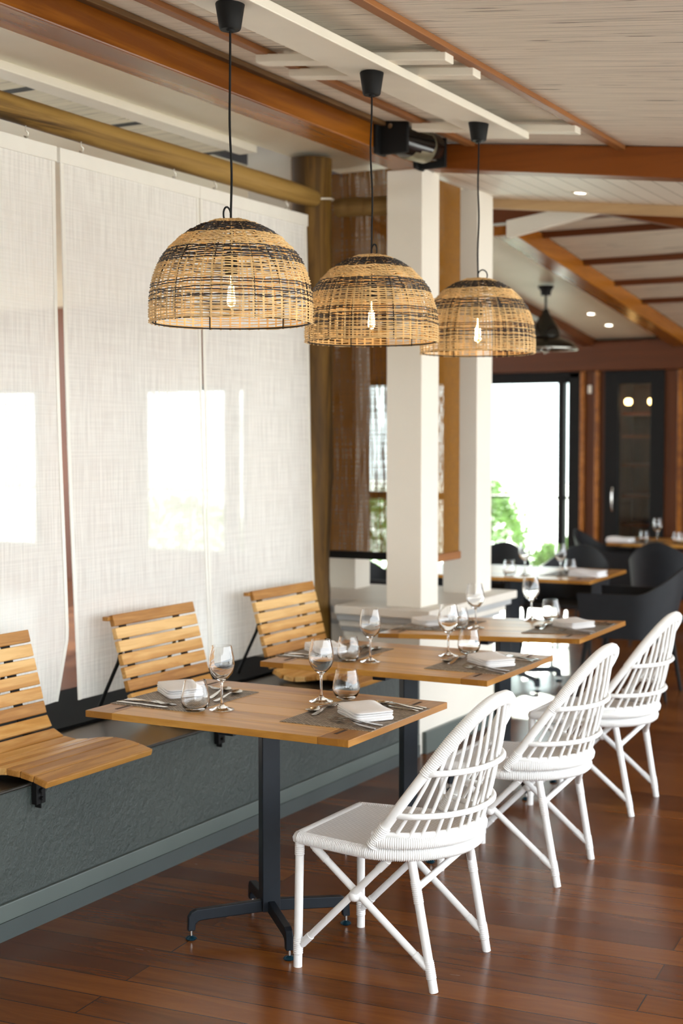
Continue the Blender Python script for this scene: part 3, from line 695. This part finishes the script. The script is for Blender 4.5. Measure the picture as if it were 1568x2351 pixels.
for k, fn, m_ in (('wine_glass', make_wine, 'glass'), ('tumbler', make_tumbler, 'glass'), ('fork', make_fork, 'steel'), ('spoon', make_spoon, 'steel'), ('knife', make_knife, 'steel'), ('napkin', make_napkin, 'napkin')):
    o = fn().build(k, M[m_]); me_[k] = o.data; bpy.data.objects.remove(o)
me_['placemat'] = None
o = MB().box(-.16, .16, -.2065, .2065, 0, .0018).build('placemat', M['mat']); me_['placemat'] = o.data; bpy.data.objects.remove(o)
def place(table, kind, rx, ry, label, cat, group, rz=0, lift=0, ztop=.75, tilt=0, sc=1):
    o = bpy.data.objects.new(kind, me_[kind]); C.objects.link(o)
    c = math.cos(table.rotation_euler.z); s_ = math.sin(table.rotation_euler.z)
    o.location = (table.location.x + rx * c - ry * s_, table.location.y + rx * s_ + ry * c, ztop + (lift or (.0009 if kind in ('wine_glass', 'tumbler') else .0003)) + rx * math.tan(tilt))
    o.rotation_euler = (0, -tilt, table.rotation_euler.z + rz) if not tilt else (Matrix.Rotation(-tilt, 3, 'Y') @ Matrix.Rotation(table.rotation_euler.z + rz, 3, 'Z')).to_euler()
    if kind == 'wine_glass': o.scale = (1.07, 1.07, 1)
    if kind == 'tumbler': o.scale = (1.1, 1.1, 1.03)
    return tag(o, label, cat, group)
CUT = 'cutlery laid on the dining tables'; GL = 'glasses on the dining tables'; NP = 'folded napkins on the dining tables'; PM = 'placemats on the dining tables'
def setting_right(t, tn, wine=(.111, .15), tum=(.159, .236), nap=(.357, -.005), tilt=0, full=True, zt=.75):
    a = dict(ztop=zt, tilt=tilt); side = 'chair side'
    place(t, 'placemat', .325, 0, f'woven brown placemat on {tn} {side}', 'placemat', PM, **a)
    L1 = .0019
    place(t, 'napkin', nap[0], nap[1], f'folded white napkin on {tn} {side}', 'napkin', NP, rz=R(-42), lift=L1, **a)
    place(t, 'wine_glass', wine[0], wine[1], f'stemmed wine glass on {tn} {side}', 'wine glass', GL, **a)
    place(t, 'tumbler', tum[0], tum[1], f'round-bellied stemless tumbler on {tn} {side}', 'tumbler', GL, **a)
    if not full: return
    ps = [('fork', .480, -.125, 172, 'inner fork, nearer the napkin'), ('fork', .484, -.180, 164, 'outer fork at the mat edge'),
          ('knife', .472, .140, 167, 'inner knife, beside the napkin'), ('spoon', .474, .172, 170, 'spoon lying between the two knives'), ('knife', .474, .198, 173, 'outer knife at the mat edge'),
          ('spoon', .182, .145, 268, 'dessert spoon above the napkin'), ('fork', .215, -.085, 98, 'dessert fork above the napkin')]
    for k, x, y, ang, lb in ps: place(t, k, x, y, f'steel {lb}, on {tn} {side}', 'cutlery', CUT, rz=R(ang), lift=L1, **a)
def setting_left(t, tn, wine=(-.098, -.131), tum=(-.164, -.185), nap=(-.385, .045), tilt=0, full=True, zt=.75):
    a = dict(ztop=zt, tilt=tilt); side = 'bench side'
    place(t, 'placemat', -.322, -.01, f'woven brown placemat on {tn} {side}', 'placemat', PM, **a)
    L1 = .0019
    place(t, 'napkin', nap[0], nap[1], f'folded white napkin on {tn} {side}', 'napkin', NP, rz=R(-42), lift=L1, **a)
    place(t, 'wine_glass', wine[0], wine[1], f'stemmed wine glass on {tn} {side}', 'wine glass', GL, **a)
    place(t, 'tumbler', tum[0], tum[1], f'round-bellied stemless tumbler on {tn} {side}', 'tumbler', GL, **a)
    if not full: return
    ps = [('knife', -.478, -.128, -6, 'inner knife, beside the napkin'), ('fork', -.470, -.152, -2, 'fork lying between the two knives'), ('knife', -.477, -.185, -4, 'outer knife at the mat edge'),
          ('fork', -.475, .150, 4, 'fork behind the napkin'), ('spoon', -.19, -.035, 98, 'dessert spoon near the wine glass'), ('spoon', -.235, .0, 105, 'dessert spoon near the napkin')]
    for k, x, y, ang, lb in ps: place(t, k, x, y, f'steel {lb}, on {tn} {side}', 'cutlery', CUT, rz=R(ang), lift=L1, **a)
setting_right(T1, 'the nearest table'); setting_left(T1, 'the nearest table')
setting_right(T2, 'the second table', (.117, .125), (.162, .23), (.345, .02)); setting_left(T2, 'the second table', (-.09, -.158), (-.17, -.19), (-.375, -.01))
setting_right(T3, 'the third table', (.04, .28), (.135, .285), (.32, .06), TILT3, zt=.7505); setting_left(T3, 'the third table', (-.098, -.093), (-.172, -.116), (-.38, .02), TILT3, zt=.7505)
for (x, y, k, lb) in ((-3.404, 8.55, 'wine_glass', 'wine glass on the wide sunlit table, left of the pair of wine glasses'), (-3.181, 8.60, 'wine_glass', 'wine glass on the wide sunlit table, right one beside the napkin'),
                      (-3.49, 8.50, 'tumbler', 'stemless tumbler on the wide sunlit table, next to the white column'), (-3.18, 8.78, 'tumbler', 'stemless tumbler on the wide sunlit table, beside its napkin'),
                      (-3.497, 11.78, 'wine_glass', 'wine glass standing on the far table before the dark glazed door'), (-3.615, 11.80, 'tumbler', 'tumbler on the far table before the glazed door, left of its wine glass'),
                      (-3.33, 11.80, 'tumbler', 'tumbler on the far table, middle of the three tumblers'), (-3.27, 11.72, 'tumbler', 'tumbler on the far table, closest to the right edge of the photo'), (-3.14, 11.8, 'wine_glass', 'wine glass on the far table cut by the right edge of the photo')):
    o = bpy.data.objects.new(k, me_[k]); C.objects.link(o); o.location = (x, y, .7509); tag(o, lb, 'wine glass' if 'wine' in k else 'tumbler', 'glasses in the far room')
for (x, y, lb) in ((-3.02, 8.66, 'crumpled white napkin on the wide sunlit table'), (-3.80, 11.73, 'white napkin on the far table before the glazed door')):
    o = bpy.data.objects.new('napkin', me_['napkin']); C.objects.link(o); o.location = (x, y, .753); o.rotation_euler = (0, 0, R(-10)); o.scale = (1.15, 1, 1.3); tag(o, lb, 'napkin')
for (x, y, lb) in ((-3.15, 8.78, 'dark placemat under the napkin on the wide sunlit table'), (-3.62, 11.78, 'dark placemat on the far table before the glazed door')):
    o = bpy.data.objects.new('placemat', me_['placemat']); C.objects.link(o); o.location = (x, y, .7502); tag(o, lb, 'placemat')

# ================================================================== WHITE RATTAN CHAIRS
def make_chair():
    t = thing('rattan_chair', 'x', 'chair', (0, 0, 0)); RT = M['rattan']
    # seat rim
    def rim(u0, w0, uc, W_, ur, n=46, du=0):
        pts = [(uc + (ur - uc) * math.sin(a), -W_ * math.cos(a)) for a in [PI * i / n for i in range(n + 1)]]
        return pts
    U = rim(0, 0, .03, .238, .262)
    path = [(-.225, -.185)] + [(-.225 + .255 * i / 14 , -.200 - .038 * i / 14) for i in range(0, 14)] + U + [(.03 - .255 * i / 14, .238 - .038 * i / 14) for i in range(1, 15)] + [(-.225, .185)]
    fr = [(-.225, .185 - .37 * i / 12) for i in range(1, 12)]
    full = [Vector((a, b, .402)) for a, b in path + fr]
    def resample(P, step, closed):
        Q = P + ([P[0]] if closed else []); out = []; acc = 0
        tot = sum((Q[i + 1] - Q[i]).length for i in range(len(Q) - 1)); n = int(tot / step); st = tot / n; d = 0; nxt = 0
        for i in range(len(Q) - 1):
            l = (Q[i + 1] - Q[i]).length
            while nxt <= d + l + 1e-9 and len(out) < n + (0 if closed else 1):
                out.append(Q[i].lerp(Q[i + 1], (nxt - d) / l if l else 0)); nxt += st
            d += l
        return out
    rip = lambda i: 1.0 if i % 2 else .90
    MB().tube(resample(full, .0031, True), .0205, 9, True, rf=rip).build('seat_rim', RT, t)
    # woven seat panel, slightly domed
    vs = []; fs = []; cc = Vector((.02, 0, 0)); nR = 8; k = len(full)
    for r_ in range(nR + 1):
        s_ = r_ / nR
        for p_ in full: q = cc.lerp(Vector((p_.x, p_.y, 0)), s_); vs.append((q.x, q.y, .417 - .008 * (1 - s_ ** 2)))
    for r_ in range(nR):
        for j in range(k): fs.append((r_ * k + j, r_ * k + (j + 1) % k, (r_ + 1) * k + (j + 1) % k, (r_ + 1) * k + j))
    vs2 = [(a, b, c - .008) for a, b, c in vs]; o_ = len(vs)
    MB().add(vs + vs2, fs + [tuple(i + o_ for i in f_)[::-1] for f_ in fs], 0, True).build('seat', M['seatweave'], t)
    # back band lying on the rim
    B = []
    for i in range(61):
        a = PI * i / 60; B.append(Vector((.055 + (.272 - .055) * math.sin(a) + .0, -.246 * math.cos(a) * 1.0, .440)))
    Bc = lambda f_: B[min(60, max(0, int(round(f_ * 60))))]
    MB().tube(resample(B, .0031, False), .0195, 9, rf=rip).build('back_band', RT, t)
    MB().tube([v + Vector((0, 0, .024)) for v in B], .009, 8).build('back_band_cap', RT, t)
    # hoop
    def hoop(a):
        c_, s_ = math.cos(a), math.sin(a); h = max(0, s_) ** .9; return Vector((.052 + .303 * h, -.246 * math.copysign(abs(c_) ** .78, c_), .425 + .425 * h))
    H = [hoop(PI * i / 80) for i in range(81)]
    MB().tube(H, .0155, 12).build('back_hoop', RT, t)
    Hu = [p_ for p_ in H if p_.z > .64]; wr = resample(Hu, .0031, False); nW = len(wr)
    MB().tube(wr, .0225, 10, rf=lambda i: (1.0 if i % 2 else .905) * (min(1, .82 + .18 * min(i, nW - i) / 40))).build('hoop_wrapping', RT, t)
    for s_ in (1, -1):
        seg = [p_ for p_ in H[:40] if p_.z < .50] if s_ > 0 else [p_ for p_ in H[41:] if p_.z < .50]
        MB().tube(resample(seg, .0032, False), .0200, 9, rf=rip).build('hoop_foot_binding', RT, t)
    # spindles
    nS = 15; SPN = []
    for i in range(nS):
        f_ = .09 + .82 * i / (nS - 1); b = Bc(f_); a = PI * (.22 + .56 * i / (nS - 1)); h = hoop(a)
        SPN.append((b, h)); MB().tube([b, b.lerp(h, .33) + Vector((.008, 0, 0)), b.lerp(h, .66) + Vector((.008, 0, 0)), h], .0056, 8).build('spindle', RT, t)
    # rails
    for z, off in ((.525, .012), (.655, .014)):
        pts = []
        hp = [p_ for p_ in H if abs(p_.z - z) < .008]
        lft = min(H[:41], key=lambda q: abs(q.z - z)); rgt = min(H[40:], key=lambda q: abs(q.z - z))
        pts.append(lft)
        for (b, h) in SPN:
            if h.z < z + .02: continue
            q = b.lerp(h, (z - b.z) / (h.z - b.z)); q = Vector((q.x + .008, q.y, z)); dcen = Vector((q.x - .06, q.y, 0)).normalized(); pts.append(q + dcen * off)
        pts.append(rgt)
        P2 = []
        for i in range(len(pts) - 1):
            p0 = pts[max(i - 1, 0)]; p1 = pts[i]; p2 = pts[i + 1]; p3 = pts[min(i + 2, len(pts) - 1)]
            for k2 in range(6):
                u = k2 / 6; P2.append(.5 * ((2 * p1) + (p2 - p0) * u + (2 * p0 - 5 * p1 + 4 * p2 - p3) * u * u + (3 * p1 - p0 - 3 * p2 + p3) * u**3))
        P2.append(pts[-1]); MB().tube(resample(P2, .005, False), .0095, 9, rf=lambda i: 1.0 if i % 2 else .96).build('back_rail', RT, t)
    # legs with binding at the foot
    LT = {('f', -1): ((-.226, -.205, 0), (-.222, -.198, .395)), ('f', 1): ((-.226, .205, 0), (-.222, .198, .395)), ('b', -1): ((.230, -.190, 0), (.155, -.190, .39)), ('b', 1): ((.230, .200, 0), (.175, .165, .39))}
    for (k3, s_), (a, b) in LT.items():
        l = MB().tube(lin(a, b, 6), .0134, 14).build('leg', RT, t)
        va, vb = Vector(a), Vector(b)
        q0, q1 = (va.lerp(vb, .10), va.lerp(vb, .23))
        MB().tube(resample([q0, q1], .0029, False), .0158, 10, rf=rip).build('binding', RT, l)
        if k3 == 'b': MB().tube(resample([va.lerp(vb, .66), va.lerp(vb, .83)], .0029, False), .0155, 10, rf=rip).build('binding', RT, l)
        else: MB().tube(resample([va.lerp(vb, .88), va.lerp(vb, 1.0)], .0029, False), .0158, 10, rf=rip).build('binding', RT, l)
    for s_ in (-1, 1):
        v = .2 * s_
        for a, b in (((-.220, v, .065), (.095, v * 1.07, .385)), ((-.175, v, .385), (.215, v * .96, .065))):
            br_ = MB().tube(lin(a, b, 5), .0112, 12).build('side_brace', RT, t)
            va, vb = Vector(a), Vector(b)
            MB().tube(resample([va.lerp(vb, .02), va.lerp(vb, .12)], .0029, False), .0135, 9, rf=rip).build('binding', RT, br_)
            MB().tube(resample([va.lerp(vb, .88), va.lerp(vb, .98)], .0029, False), .0135, 9, rf=rip).build('binding', RT, br_)
        MB().lathe([(0, -.019), (.010, -.0165), (.0165, -.009), (.019, 0), (.0165, .009), (.010, .0165), (0, .019)], 14, (-.028, v * 1.02, .252), 0, True, Matrix.Rotation(R(90), 4, 'X')).build('brace_binding', RT, t)
    for s_ in (-1, 1):
        a, b = ((.172, -.19, .30), (.245, .02, .392)) if s_ < 0 else ((.188, .17, .30), (.245, -.02, .392))
        if s_ > 0: a, b = (.186, .172, .30), (.243, .03, .392)
        MB().tube(lin(a, b, 4), .0105, 12).build('rear_brace', RT, t)
    return t
ch1 = make_chair(); ch1.location = (-1.985, 3.905, 0)
ch1['label'] = 'white rattan chair at the nearest table, nearest the camera'; ch1['group'] = 'white rattan chairs'
dup(ch1, (-2.022, 5.015, 0), .02, 'white rattan chair at the second table')
dup(ch1, (-2.085, 6.085, 0), .02, 'white rattan chair at the third table, beside the right edge')

# ================================================================== PENDANT LAMPS
def make_pendant():
    t = thing('pendant_lamp', 'x', 'pendant lamp', (0, 0, 0))   # origin: rim centre
    Rm = .245; HT = .318
    tab = [(0, 1.0), (.10, 1.005), (.25, .998), (.38, .975), (.50, .93), (.62, .86), (.73, .755), (.83, .62), (.90, .49), (.955, .34), (.985, .24), (1.0, .16)]
    def rad(h):
        for i in range(len(tab) - 1):
            if tab[i][0] <= h <= tab[i + 1][0]:
                u = (h - tab[i][0]) / (tab[i + 1][0] - tab[i][0]); return Rm * (tab[i][1] * (1 - u) + tab[i + 1][1] * u)
        return Rm * tab[-1][1]
    rnd = random.Random(4); nst = 50; mb = MB()
    # arc-length steps of weavers
    hs = []; h = .012; prev = rad(0)
    k = 0
    while h < .995:
        hs.append(h); dens = .0078 if h < .55 else .0070
        if h < .03: dens = .005
        # advance along arc
        d = 0; hh = h
        while d < dens * rnd.uniform(.85, 1.15):
            h2 = hh + .002; d += math.hypot((h2 - hh) * HT, rad(min(1, h2)) - rad(min(1, hh))); hh = h2
        h = hh
    segs = nst * 2
    def black(hf): return (.845 < hf < .958) or (.565 < hf < .695)
    for q, hf in enumerate(hs):
        ph = rnd.uniform(0, 6); par = q % 2; pts = []
        for i in range(segs):
            a = 2 * PI * i / segs; r0 = rad(hf) + (.0030 if ((i // 1 + par * 1) % 2 == 0 and True) else -.0030) * (1 if (i % 2 == 0) or True else 1)
            zz = HT * hf + .0014 * math.sin(5 * a + ph) + .0009 * math.sin(17 * a + ph)
            pts.append((r0 * math.cos(a), r0 * math.sin(a), zz))
        mb.tube(pts, (.0030 if black(hf) else .0026) if hf > .03 else .003, 5, True, 1 if (black(hf) or (.21 < hf < .39 and q % 3)) else 0, flat=.75)
    # stakes in pairs
    for i in range(nst):
        for o in (-.007, .007):
            a = 2 * PI * (i + .25) / nst + o; pts = []
            for j in range(23):
                hf = j / 22; r0 = rad(hf); pts.append((r0 * math.cos(a), r0 * math.sin(a), HT * hf))
            if i % 2: pts = pts[:17]
            mb.tube(pts, .0016, 4, False, 0, cap=False)
    mb.build('woven_shade', [M['natural'], M['blackreed']], t)
    # black wire frame inside: bottom ring and ribs
    wf = MB(); wf.tube([((Rm - .008) * math.cos(a), (Rm - .008) * math.sin(a), .004) for a in [2 * PI * i / 72 for i in range(72)]], .0025, 6, True)
    for i in range(6):
        a = 2 * PI * i / 6 + .35; wf.tube([((rad(j / 16) - .008) * math.cos(a), (rad(j / 16) - .008) * math.sin(a), HT * j / 16) for j in range(17)], .0022, 6)
    wf.tube([(.035 * math.cos(a), .035 * math.sin(a), HT - .002) for a in [2 * PI * i / 24 for i in range(24)]], .0025, 6, True)
    wf.build('wire_frame', M['matt_black'], t)
    MB().lathe([(.0, HT - .004), (.041, HT - .004), (.043, HT + .001), (.0, HT + .004)], 28).build('top_cap', M['natural'], t)
    MB().tube([(0, -.02 + .02 * math.cos(a) * 1.0, HT + .014 + .024 * math.sin(a)) for a in [2 * PI * i / 20 for i in range(20)]], .003, 6, True).build('hanging_loop', M['matt_black'], t)
    sk = MB().lathe([(0, .15), (.016, .15), (.019, .155), (.019, .21), (.012, .222), (.0, .222)], 20).build('socket', M['matt_black'], t)
    MB().tube([(0, 0, .22), (0, 0, HT)], .0035, 8).build('inner_cord', M['matt_black'], t)
    gb = [(0, .028), (.02, .031), (.036, .042), (.044, .062), (.045, .08), (.038, .105), (.024, .128), (.016, .15)]
    MB().lathe(gb, 28).build('globe', M['pane_thin'], t)
    MB().lathe([(0, .064), (.005, .066), (.007, .074), (.006, .088), (.003, .094), (.002, .15)], 14).build('filament', M['bulb'], t)
    cd = []
    for i in range(25):
        u = i / 24; cd.append((.004 * math.sin(u * 7) * math.sin(u * PI), .003 * math.sin(u * 11) * math.sin(u * PI), HT + (2.87 - 1.978 - HT) * u))
    MB().tube(cd, .0036, 8).build('cord', M['matt_black'], t)
    zt = 2.955 - 1.978
    MB().lathe([(0, zt - .087), (.012, zt - .087), (.013, zt - .081), (.030, zt - .081), (.033, zt - .076), (.0445, zt - .003), (.043, zt), (0, zt)], 32).build('ceiling_cup', M['matt_black'], t)
    return t
P1 = make_pendant(); P1.location = (-2.45, 3.705, 1.978); P1.scale = (1.02, 1.02, 1)
P1['label'] = 'woven rattan dome pendant lamp nearest the camera, with banded black weave'; P1['group'] = 'woven dome pendant lamps'
P2 = dup(P1, (-2.45, 4.633, 1.975), 1.0, 'woven rattan dome pendant lamp in the middle of the three'); P3 = dup(P1, (-2.45, 5.60, 1.985), 2.1, 'woven rattan dome pendant lamp furthest away, before the second white column')
P2.scale = (.985, .985, 1); P3.scale = (.985, .985, 1)
for p_ in (P1, P2, P3):
    ld = bpy.data.lights.new('lamp_light', 'POINT'); ld.energy = 1.7; ld.color = (1, .66, .32); ld.shadow_soft_size = .014
    lo = bpy.data.objects.new('lamp_light', ld); C.objects.link(lo); lo.location = (p_.location.x, p_.location.y, p_.location.z + .08)

# ================================================================== FAR ROOM
# roof timbers
def yb(x0, x1, y0, y1, zoff, h): return [(x0, y0, zf(y0) + zoff - h), (x1, y0, zf(y0) + zoff - h), (x1, y1, zf(y1) + zoff - h), (x0, y1, zf(y1) + zoff - h), (x0, y0, zf(y0) + zoff), (x1, y0, zf(y0) + zoff), (x1, y1, zf(y1) + zoff), (x0, y1, zf(y1) + zoff)]
tag(MB().hexa(yb(-3.70, -3.55, 8.7, 13.0, .02, .13)).build('roof_rafter', M['beam'], bevel=.006), 'orange-brown rafter sloping down across the far room ceiling', 'rafter')
for y, lb in ((9.2, 'first dark purlin on the far reed roof, counted from the camera'), (10.03, 'second dark purlin on the far reed roof, below the first'), (10.75, 'third dark purlin on the far reed roof, below the second'), (11.45, 'dark purlin on the far reed roof closest to the wall')):
    tag(MB().box(-3.56, 2.2, y, y + .04, zf(y) - .012, zf(y) + .03).build('roof_purlin', M['darkbeam']), lb, 'purlin')
zq = lambda x: 2.955 + SL * (x + 3.15)
tag(MB().hexa(xbeam(-3.35, 2.2, 7.56, 7.62, zs(-3.35) - .055, zs(2.2) - .055, zs(-3.35) + .02, zs(2.2) + .02)).build('timber_beam', M['raw'], bevel=.003), 'pale timber edge strip behind the white board soffit', 'beam')
tag(MB().box(-3.62, 2.2, 8.42, 8.54, 2.99, 3.2).build('timber_beam', M['darkbeam'], bevel=.004), 'dark brown cross beam high in the far room, behind the white brace', 'beam')
tag(MB().hexa([(-2.92, 8.2, 2.992), (-1.2, 8.2, 2.585), (-1.2, 8.32, 2.585), (-2.92, 8.32, 2.992), (-2.92, 8.2, 3.15), (-1.2, 8.2, 2.80), (-1.2, 8.32, 2.80), (-2.92, 8.32, 3.15)]).build('hip_beam', M['beamx'], bevel=.005), 'brown hip beam sloping down to the right in the far room', 'beam')
tag(MB().hexa([(-3.36, 8.10, 2.845), (-2.74, 8.10, 2.96), (-2.74, 8.16, 2.96), (-3.36, 8.16, 2.845), (-3.36, 8.10, 2.95), (-2.74, 8.10, 3.03), (-2.74, 8.16, 3.03), (-3.36, 8.16, 2.95)]).build('roof_brace', M['whitepaint'], bevel=.004), 'white brace board across the top of the orange rafter', 'brace')
tag(MB().hexa(yb(-4.56, -4.46, 7.7, 13.0, .04, .12)).build('roof_rafter', M['darkbeam'], bevel=.006), 'brown edge rafter left of the smooth white far ceiling, by the dark hanging lamp', 'rafter')
for (x, y, z, lb) in ((-4.105, 11.80, zf(11.8), 'round recessed downlight in the far white ceiling, upper left one'), (-4.118, 12.32, zf(12.32), 'round recessed downlight in the far white ceiling, lower right one'), (-2.57, 7.2, zs(-2.57), 'round recessed downlight in the white board soffit behind the cross beam')):
    d = thing('downlight', lb, 'downlight', (x, y, z)); rx = Matrix.Rotation(math.atan(-.1156) if y > 8 else 0, 4, 'X') @ Matrix.Rotation(math.atan(.118) if y < 8 else 0, 4, 'Y')
    MB().lathe([(0, -.004), (.030, -.004)], 24, (0, 0, 0), 0, True, rx).build('lens', M['downlight'], d)
    MB().lathe([(.030, -.005), (.045, -.006), (.047, .0)], 24, (0, 0, 0), 0, True, rx).build('trim_ring', M['whitepaint'], d)
# dark industrial hanging lamp
hl = thing('hanging_lamp', 'dark smoked industrial lamp with a wide dish hanging from the far ceiling', 'pendant lamp', (-4.05, 10.58, 2.33))
MB().lathe([(.0, .495), (.06, .495), (.065, .485), (.045, .46), (.04, .44), (.04, .42), (0, .42)], 24).build('ceiling_cup', M['matt_black'], hl)
MB().tube([(0, 0, .43), (0, 0, .30)], .010, 10).build('rod', M['matt_black'], hl)
MB().lathe([(.0, .31), (.02, .31), (.03, .28), (.075, .21), (.10, .17), (.115, .12), (.115, .09)], 32).build('neck', M['smoked'], hl)
MB().lathe([(.10, .10), (.16, .075), (.22, .045), (.248, .01), (.252, .0), (.245, .0), (.215, .035), (.15, .065), (.09, .09)], 40).build('dish', M['smoked'], hl)
MB().tube([(.25 * math.cos(a), .25 * math.sin(a), 0) for a in [2 * PI * i / 48 for i in range(48)]], .006, 6, True).build('dish_rim', M['galv'], hl)
MB().lathe([(0, -.03), (.03, -.025), (.045, .01), (.04, .06), (0, .09)], 20).build('bulb_glass', M['pane_thin'], hl)

# charcoal armchairs: moulded tub shell on tapered legs
def make_armchair():
    t = thing('armchair', 'x', 'armchair', (0, 0, 0)); CH = M['charcoal']
    # front faces -x ; shell runs along a U in plan
    U = []
    n = 48
    for i in range(n + 1):
        f_ = i / n; a = PI * f_
        if f_ < .32: u = f_ / .32; p_ = (-.26 + .34 * u, -.29)
        elif f_ > .68: u = (1 - f_) / .32; p_ = (-.26 + .34 * u, .29)
        else: u = (f_ - .32) / .36; aa = PI * u; p_ = (.08 + .20 * math.sin(aa) , -.29 * math.cos(aa))
        # top height: arm height then rising back
        bk = max(0, 1 - abs(f_ - .5) / .17); bk = bk * bk * (3 - 2 * bk); U.append((p_[0], p_[1], .66 + .17 * bk, bk))
    vs = []; rows = 8
    for side in (0, 1):
        for (x, y, zt, bk) in U:
            for r_ in range(rows + 1):
                s_ = r_ / rows; z = .38 + (zt - .38) * s_; sc_ = .90 + .10 * s_; off = .0 if side == 0 else .018
                rr = math.hypot(x, y); xx, yy = x * sc_ + bk * .06 * s_, y * sc_
                ln = math.hypot(xx, yy) or 1; vs.append((xx - xx / ln * off, yy - yy / ln * off, z))
    k = rows + 1; m_ = (n + 1) * k; fs = []
    for sd in (0, 1):
        for i in range(n):
            for r_ in range(rows):
                q = [sd * m_ + i * k + r_, sd * m_ + (i + 1) * k + r_, sd * m_ + (i + 1) * k + r_ + 1, sd * m_ + i * k + r_ + 1]; fs.append(tuple(q if sd == 0 else q[::-1]))
    for i in range(n): fs.append((i * k + rows, (i + 1) * k + rows, m_ + (i + 1) * k + rows, m_ + i * k + rows)); fs.append((i * k, m_ + i * k, m_ + (i + 1) * k, (i + 1) * k))
    for i in (0, n):
        for r_ in range(rows): fs.append((i * k + r_, i * k + r_ + 1, m_ + i * k + r_ + 1, m_ + i * k + r_))
    MB().add(vs, fs, 0, True).build('back_shell', CH, t)
    out = [(x * .9, y * .9) for x, y, _, _ in U]
    MB().prism(out, .40, .43, 'z').build('seat', CH, t, bevel=.01)
    for (x, y) in ((-.20, -.24), (-.20, .24), (.20, -.20), (.20, .20)):
        MB().tube(lin((x * 1.32, y * 1.12, 0), (x, y, .41), 4), [.010, .012, .014, .016, .018], 12).build('leg', M['matt_black'], t)
    return t
a1 = make_armchair(); a1.location = (-2.78, 8.80, 0); a1.rotation_euler = (0, 0, R(4)); a1.scale = (1.05, 1, 1)
a1['label'] = 'charcoal armchair beside the last white rattan chair, at the wide sunlit table'; a1['group'] = 'charcoal armchairs in the far room'
dup(a1, (-3.62, 9.95, 0), R(90), 'charcoal armchair on the far side of the wide sunlit table, right one')
dup(a1, (-4.25, 9.95, 0), R(92), 'charcoal armchair on the far side of the wide sunlit table, nearer the column')
dup(a1, (-3.95, 12.0, 0), R(180), 'charcoal armchair at the left end of the far table')
dup(a1, (-3.2, 11.1, 0), R(-90), 'charcoal armchair on the near side of the far table')
dup(a1, (-4.55, 8.9, 0), R(180), 'charcoal armchair at the left end of the wide sunlit table, behind the column')
dw = thing('drawer_chest', 'low brown wooden chest of drawers under the far table', 'chest', (-3.55, 12.72, 0))
MB().box(-.22, .22, -.2, .2, 0, .70).build('body', M['beamx'], dw, bevel=.004)
for k in range(5): MB().box(-.2, .2, -.215, -.2, .04 + k * .13, .155 + k * .13).build('drawer', M['beamx'], dw, bevel=.004)

# ================================================================== GARDEN
def bush(name, label, cx, cy_, rx, ry, rz, seed, n=2600):
    rnd = random.Random(seed); mb = MB()
    for i in range(n):
        th = rnd.uniform(0, 2 * PI); u = rnd.uniform(-.2, 1); q = math.sqrt(max(0, 1 - u * u)); s_ = rnd.uniform(.7, 1)
        c = Vector((rx * q * math.cos(th) * s_, ry * q * math.sin(th) * s_, max(.02, rz * .35 + rz * .65 * u * s_)))
        a = Vector((rnd.uniform(-1, 1), rnd.uniform(-1, 1), rnd.uniform(-.5, 1))).normalized(); b = a.orthogonal().normalized(); l_ = rnd.uniform(.05, .11)
        mb.add([c, c + a * l_ * .5 + b * l_ * .25, c + a * l_, c + a * l_ * .5 - b * l_ * .25], [(0, 1, 2, 3)])
    mb.tube([(0, 0, -.2), (0, 0, rz * .7)], .03, 8)
    return tag(mb.build(name, M['bush'], None, loc=(cx, cy_, -.3)), label, 'shrub', 'shrubs outside the windows')
bush('garden_shrub', 'green shrub outside, seen under the brown blind', -8.3, 15.4, 1.1, .6, 1.35, 1)
bush('garden_shrub', 'green shrub outside the bright far window, low on its left', -7.0, 16.4, .5, .4, 1.45, 2)
bush('garden_shrub', 'green shrub outside, seen between table legs in the far window', -5.7, 15.6, .5, .4, .75, 3)
bush('garden_shrub', 'green shrub outside the window behind the middle white screen', -11.0, 15.4, 1.2, .6, 1.2, 4)
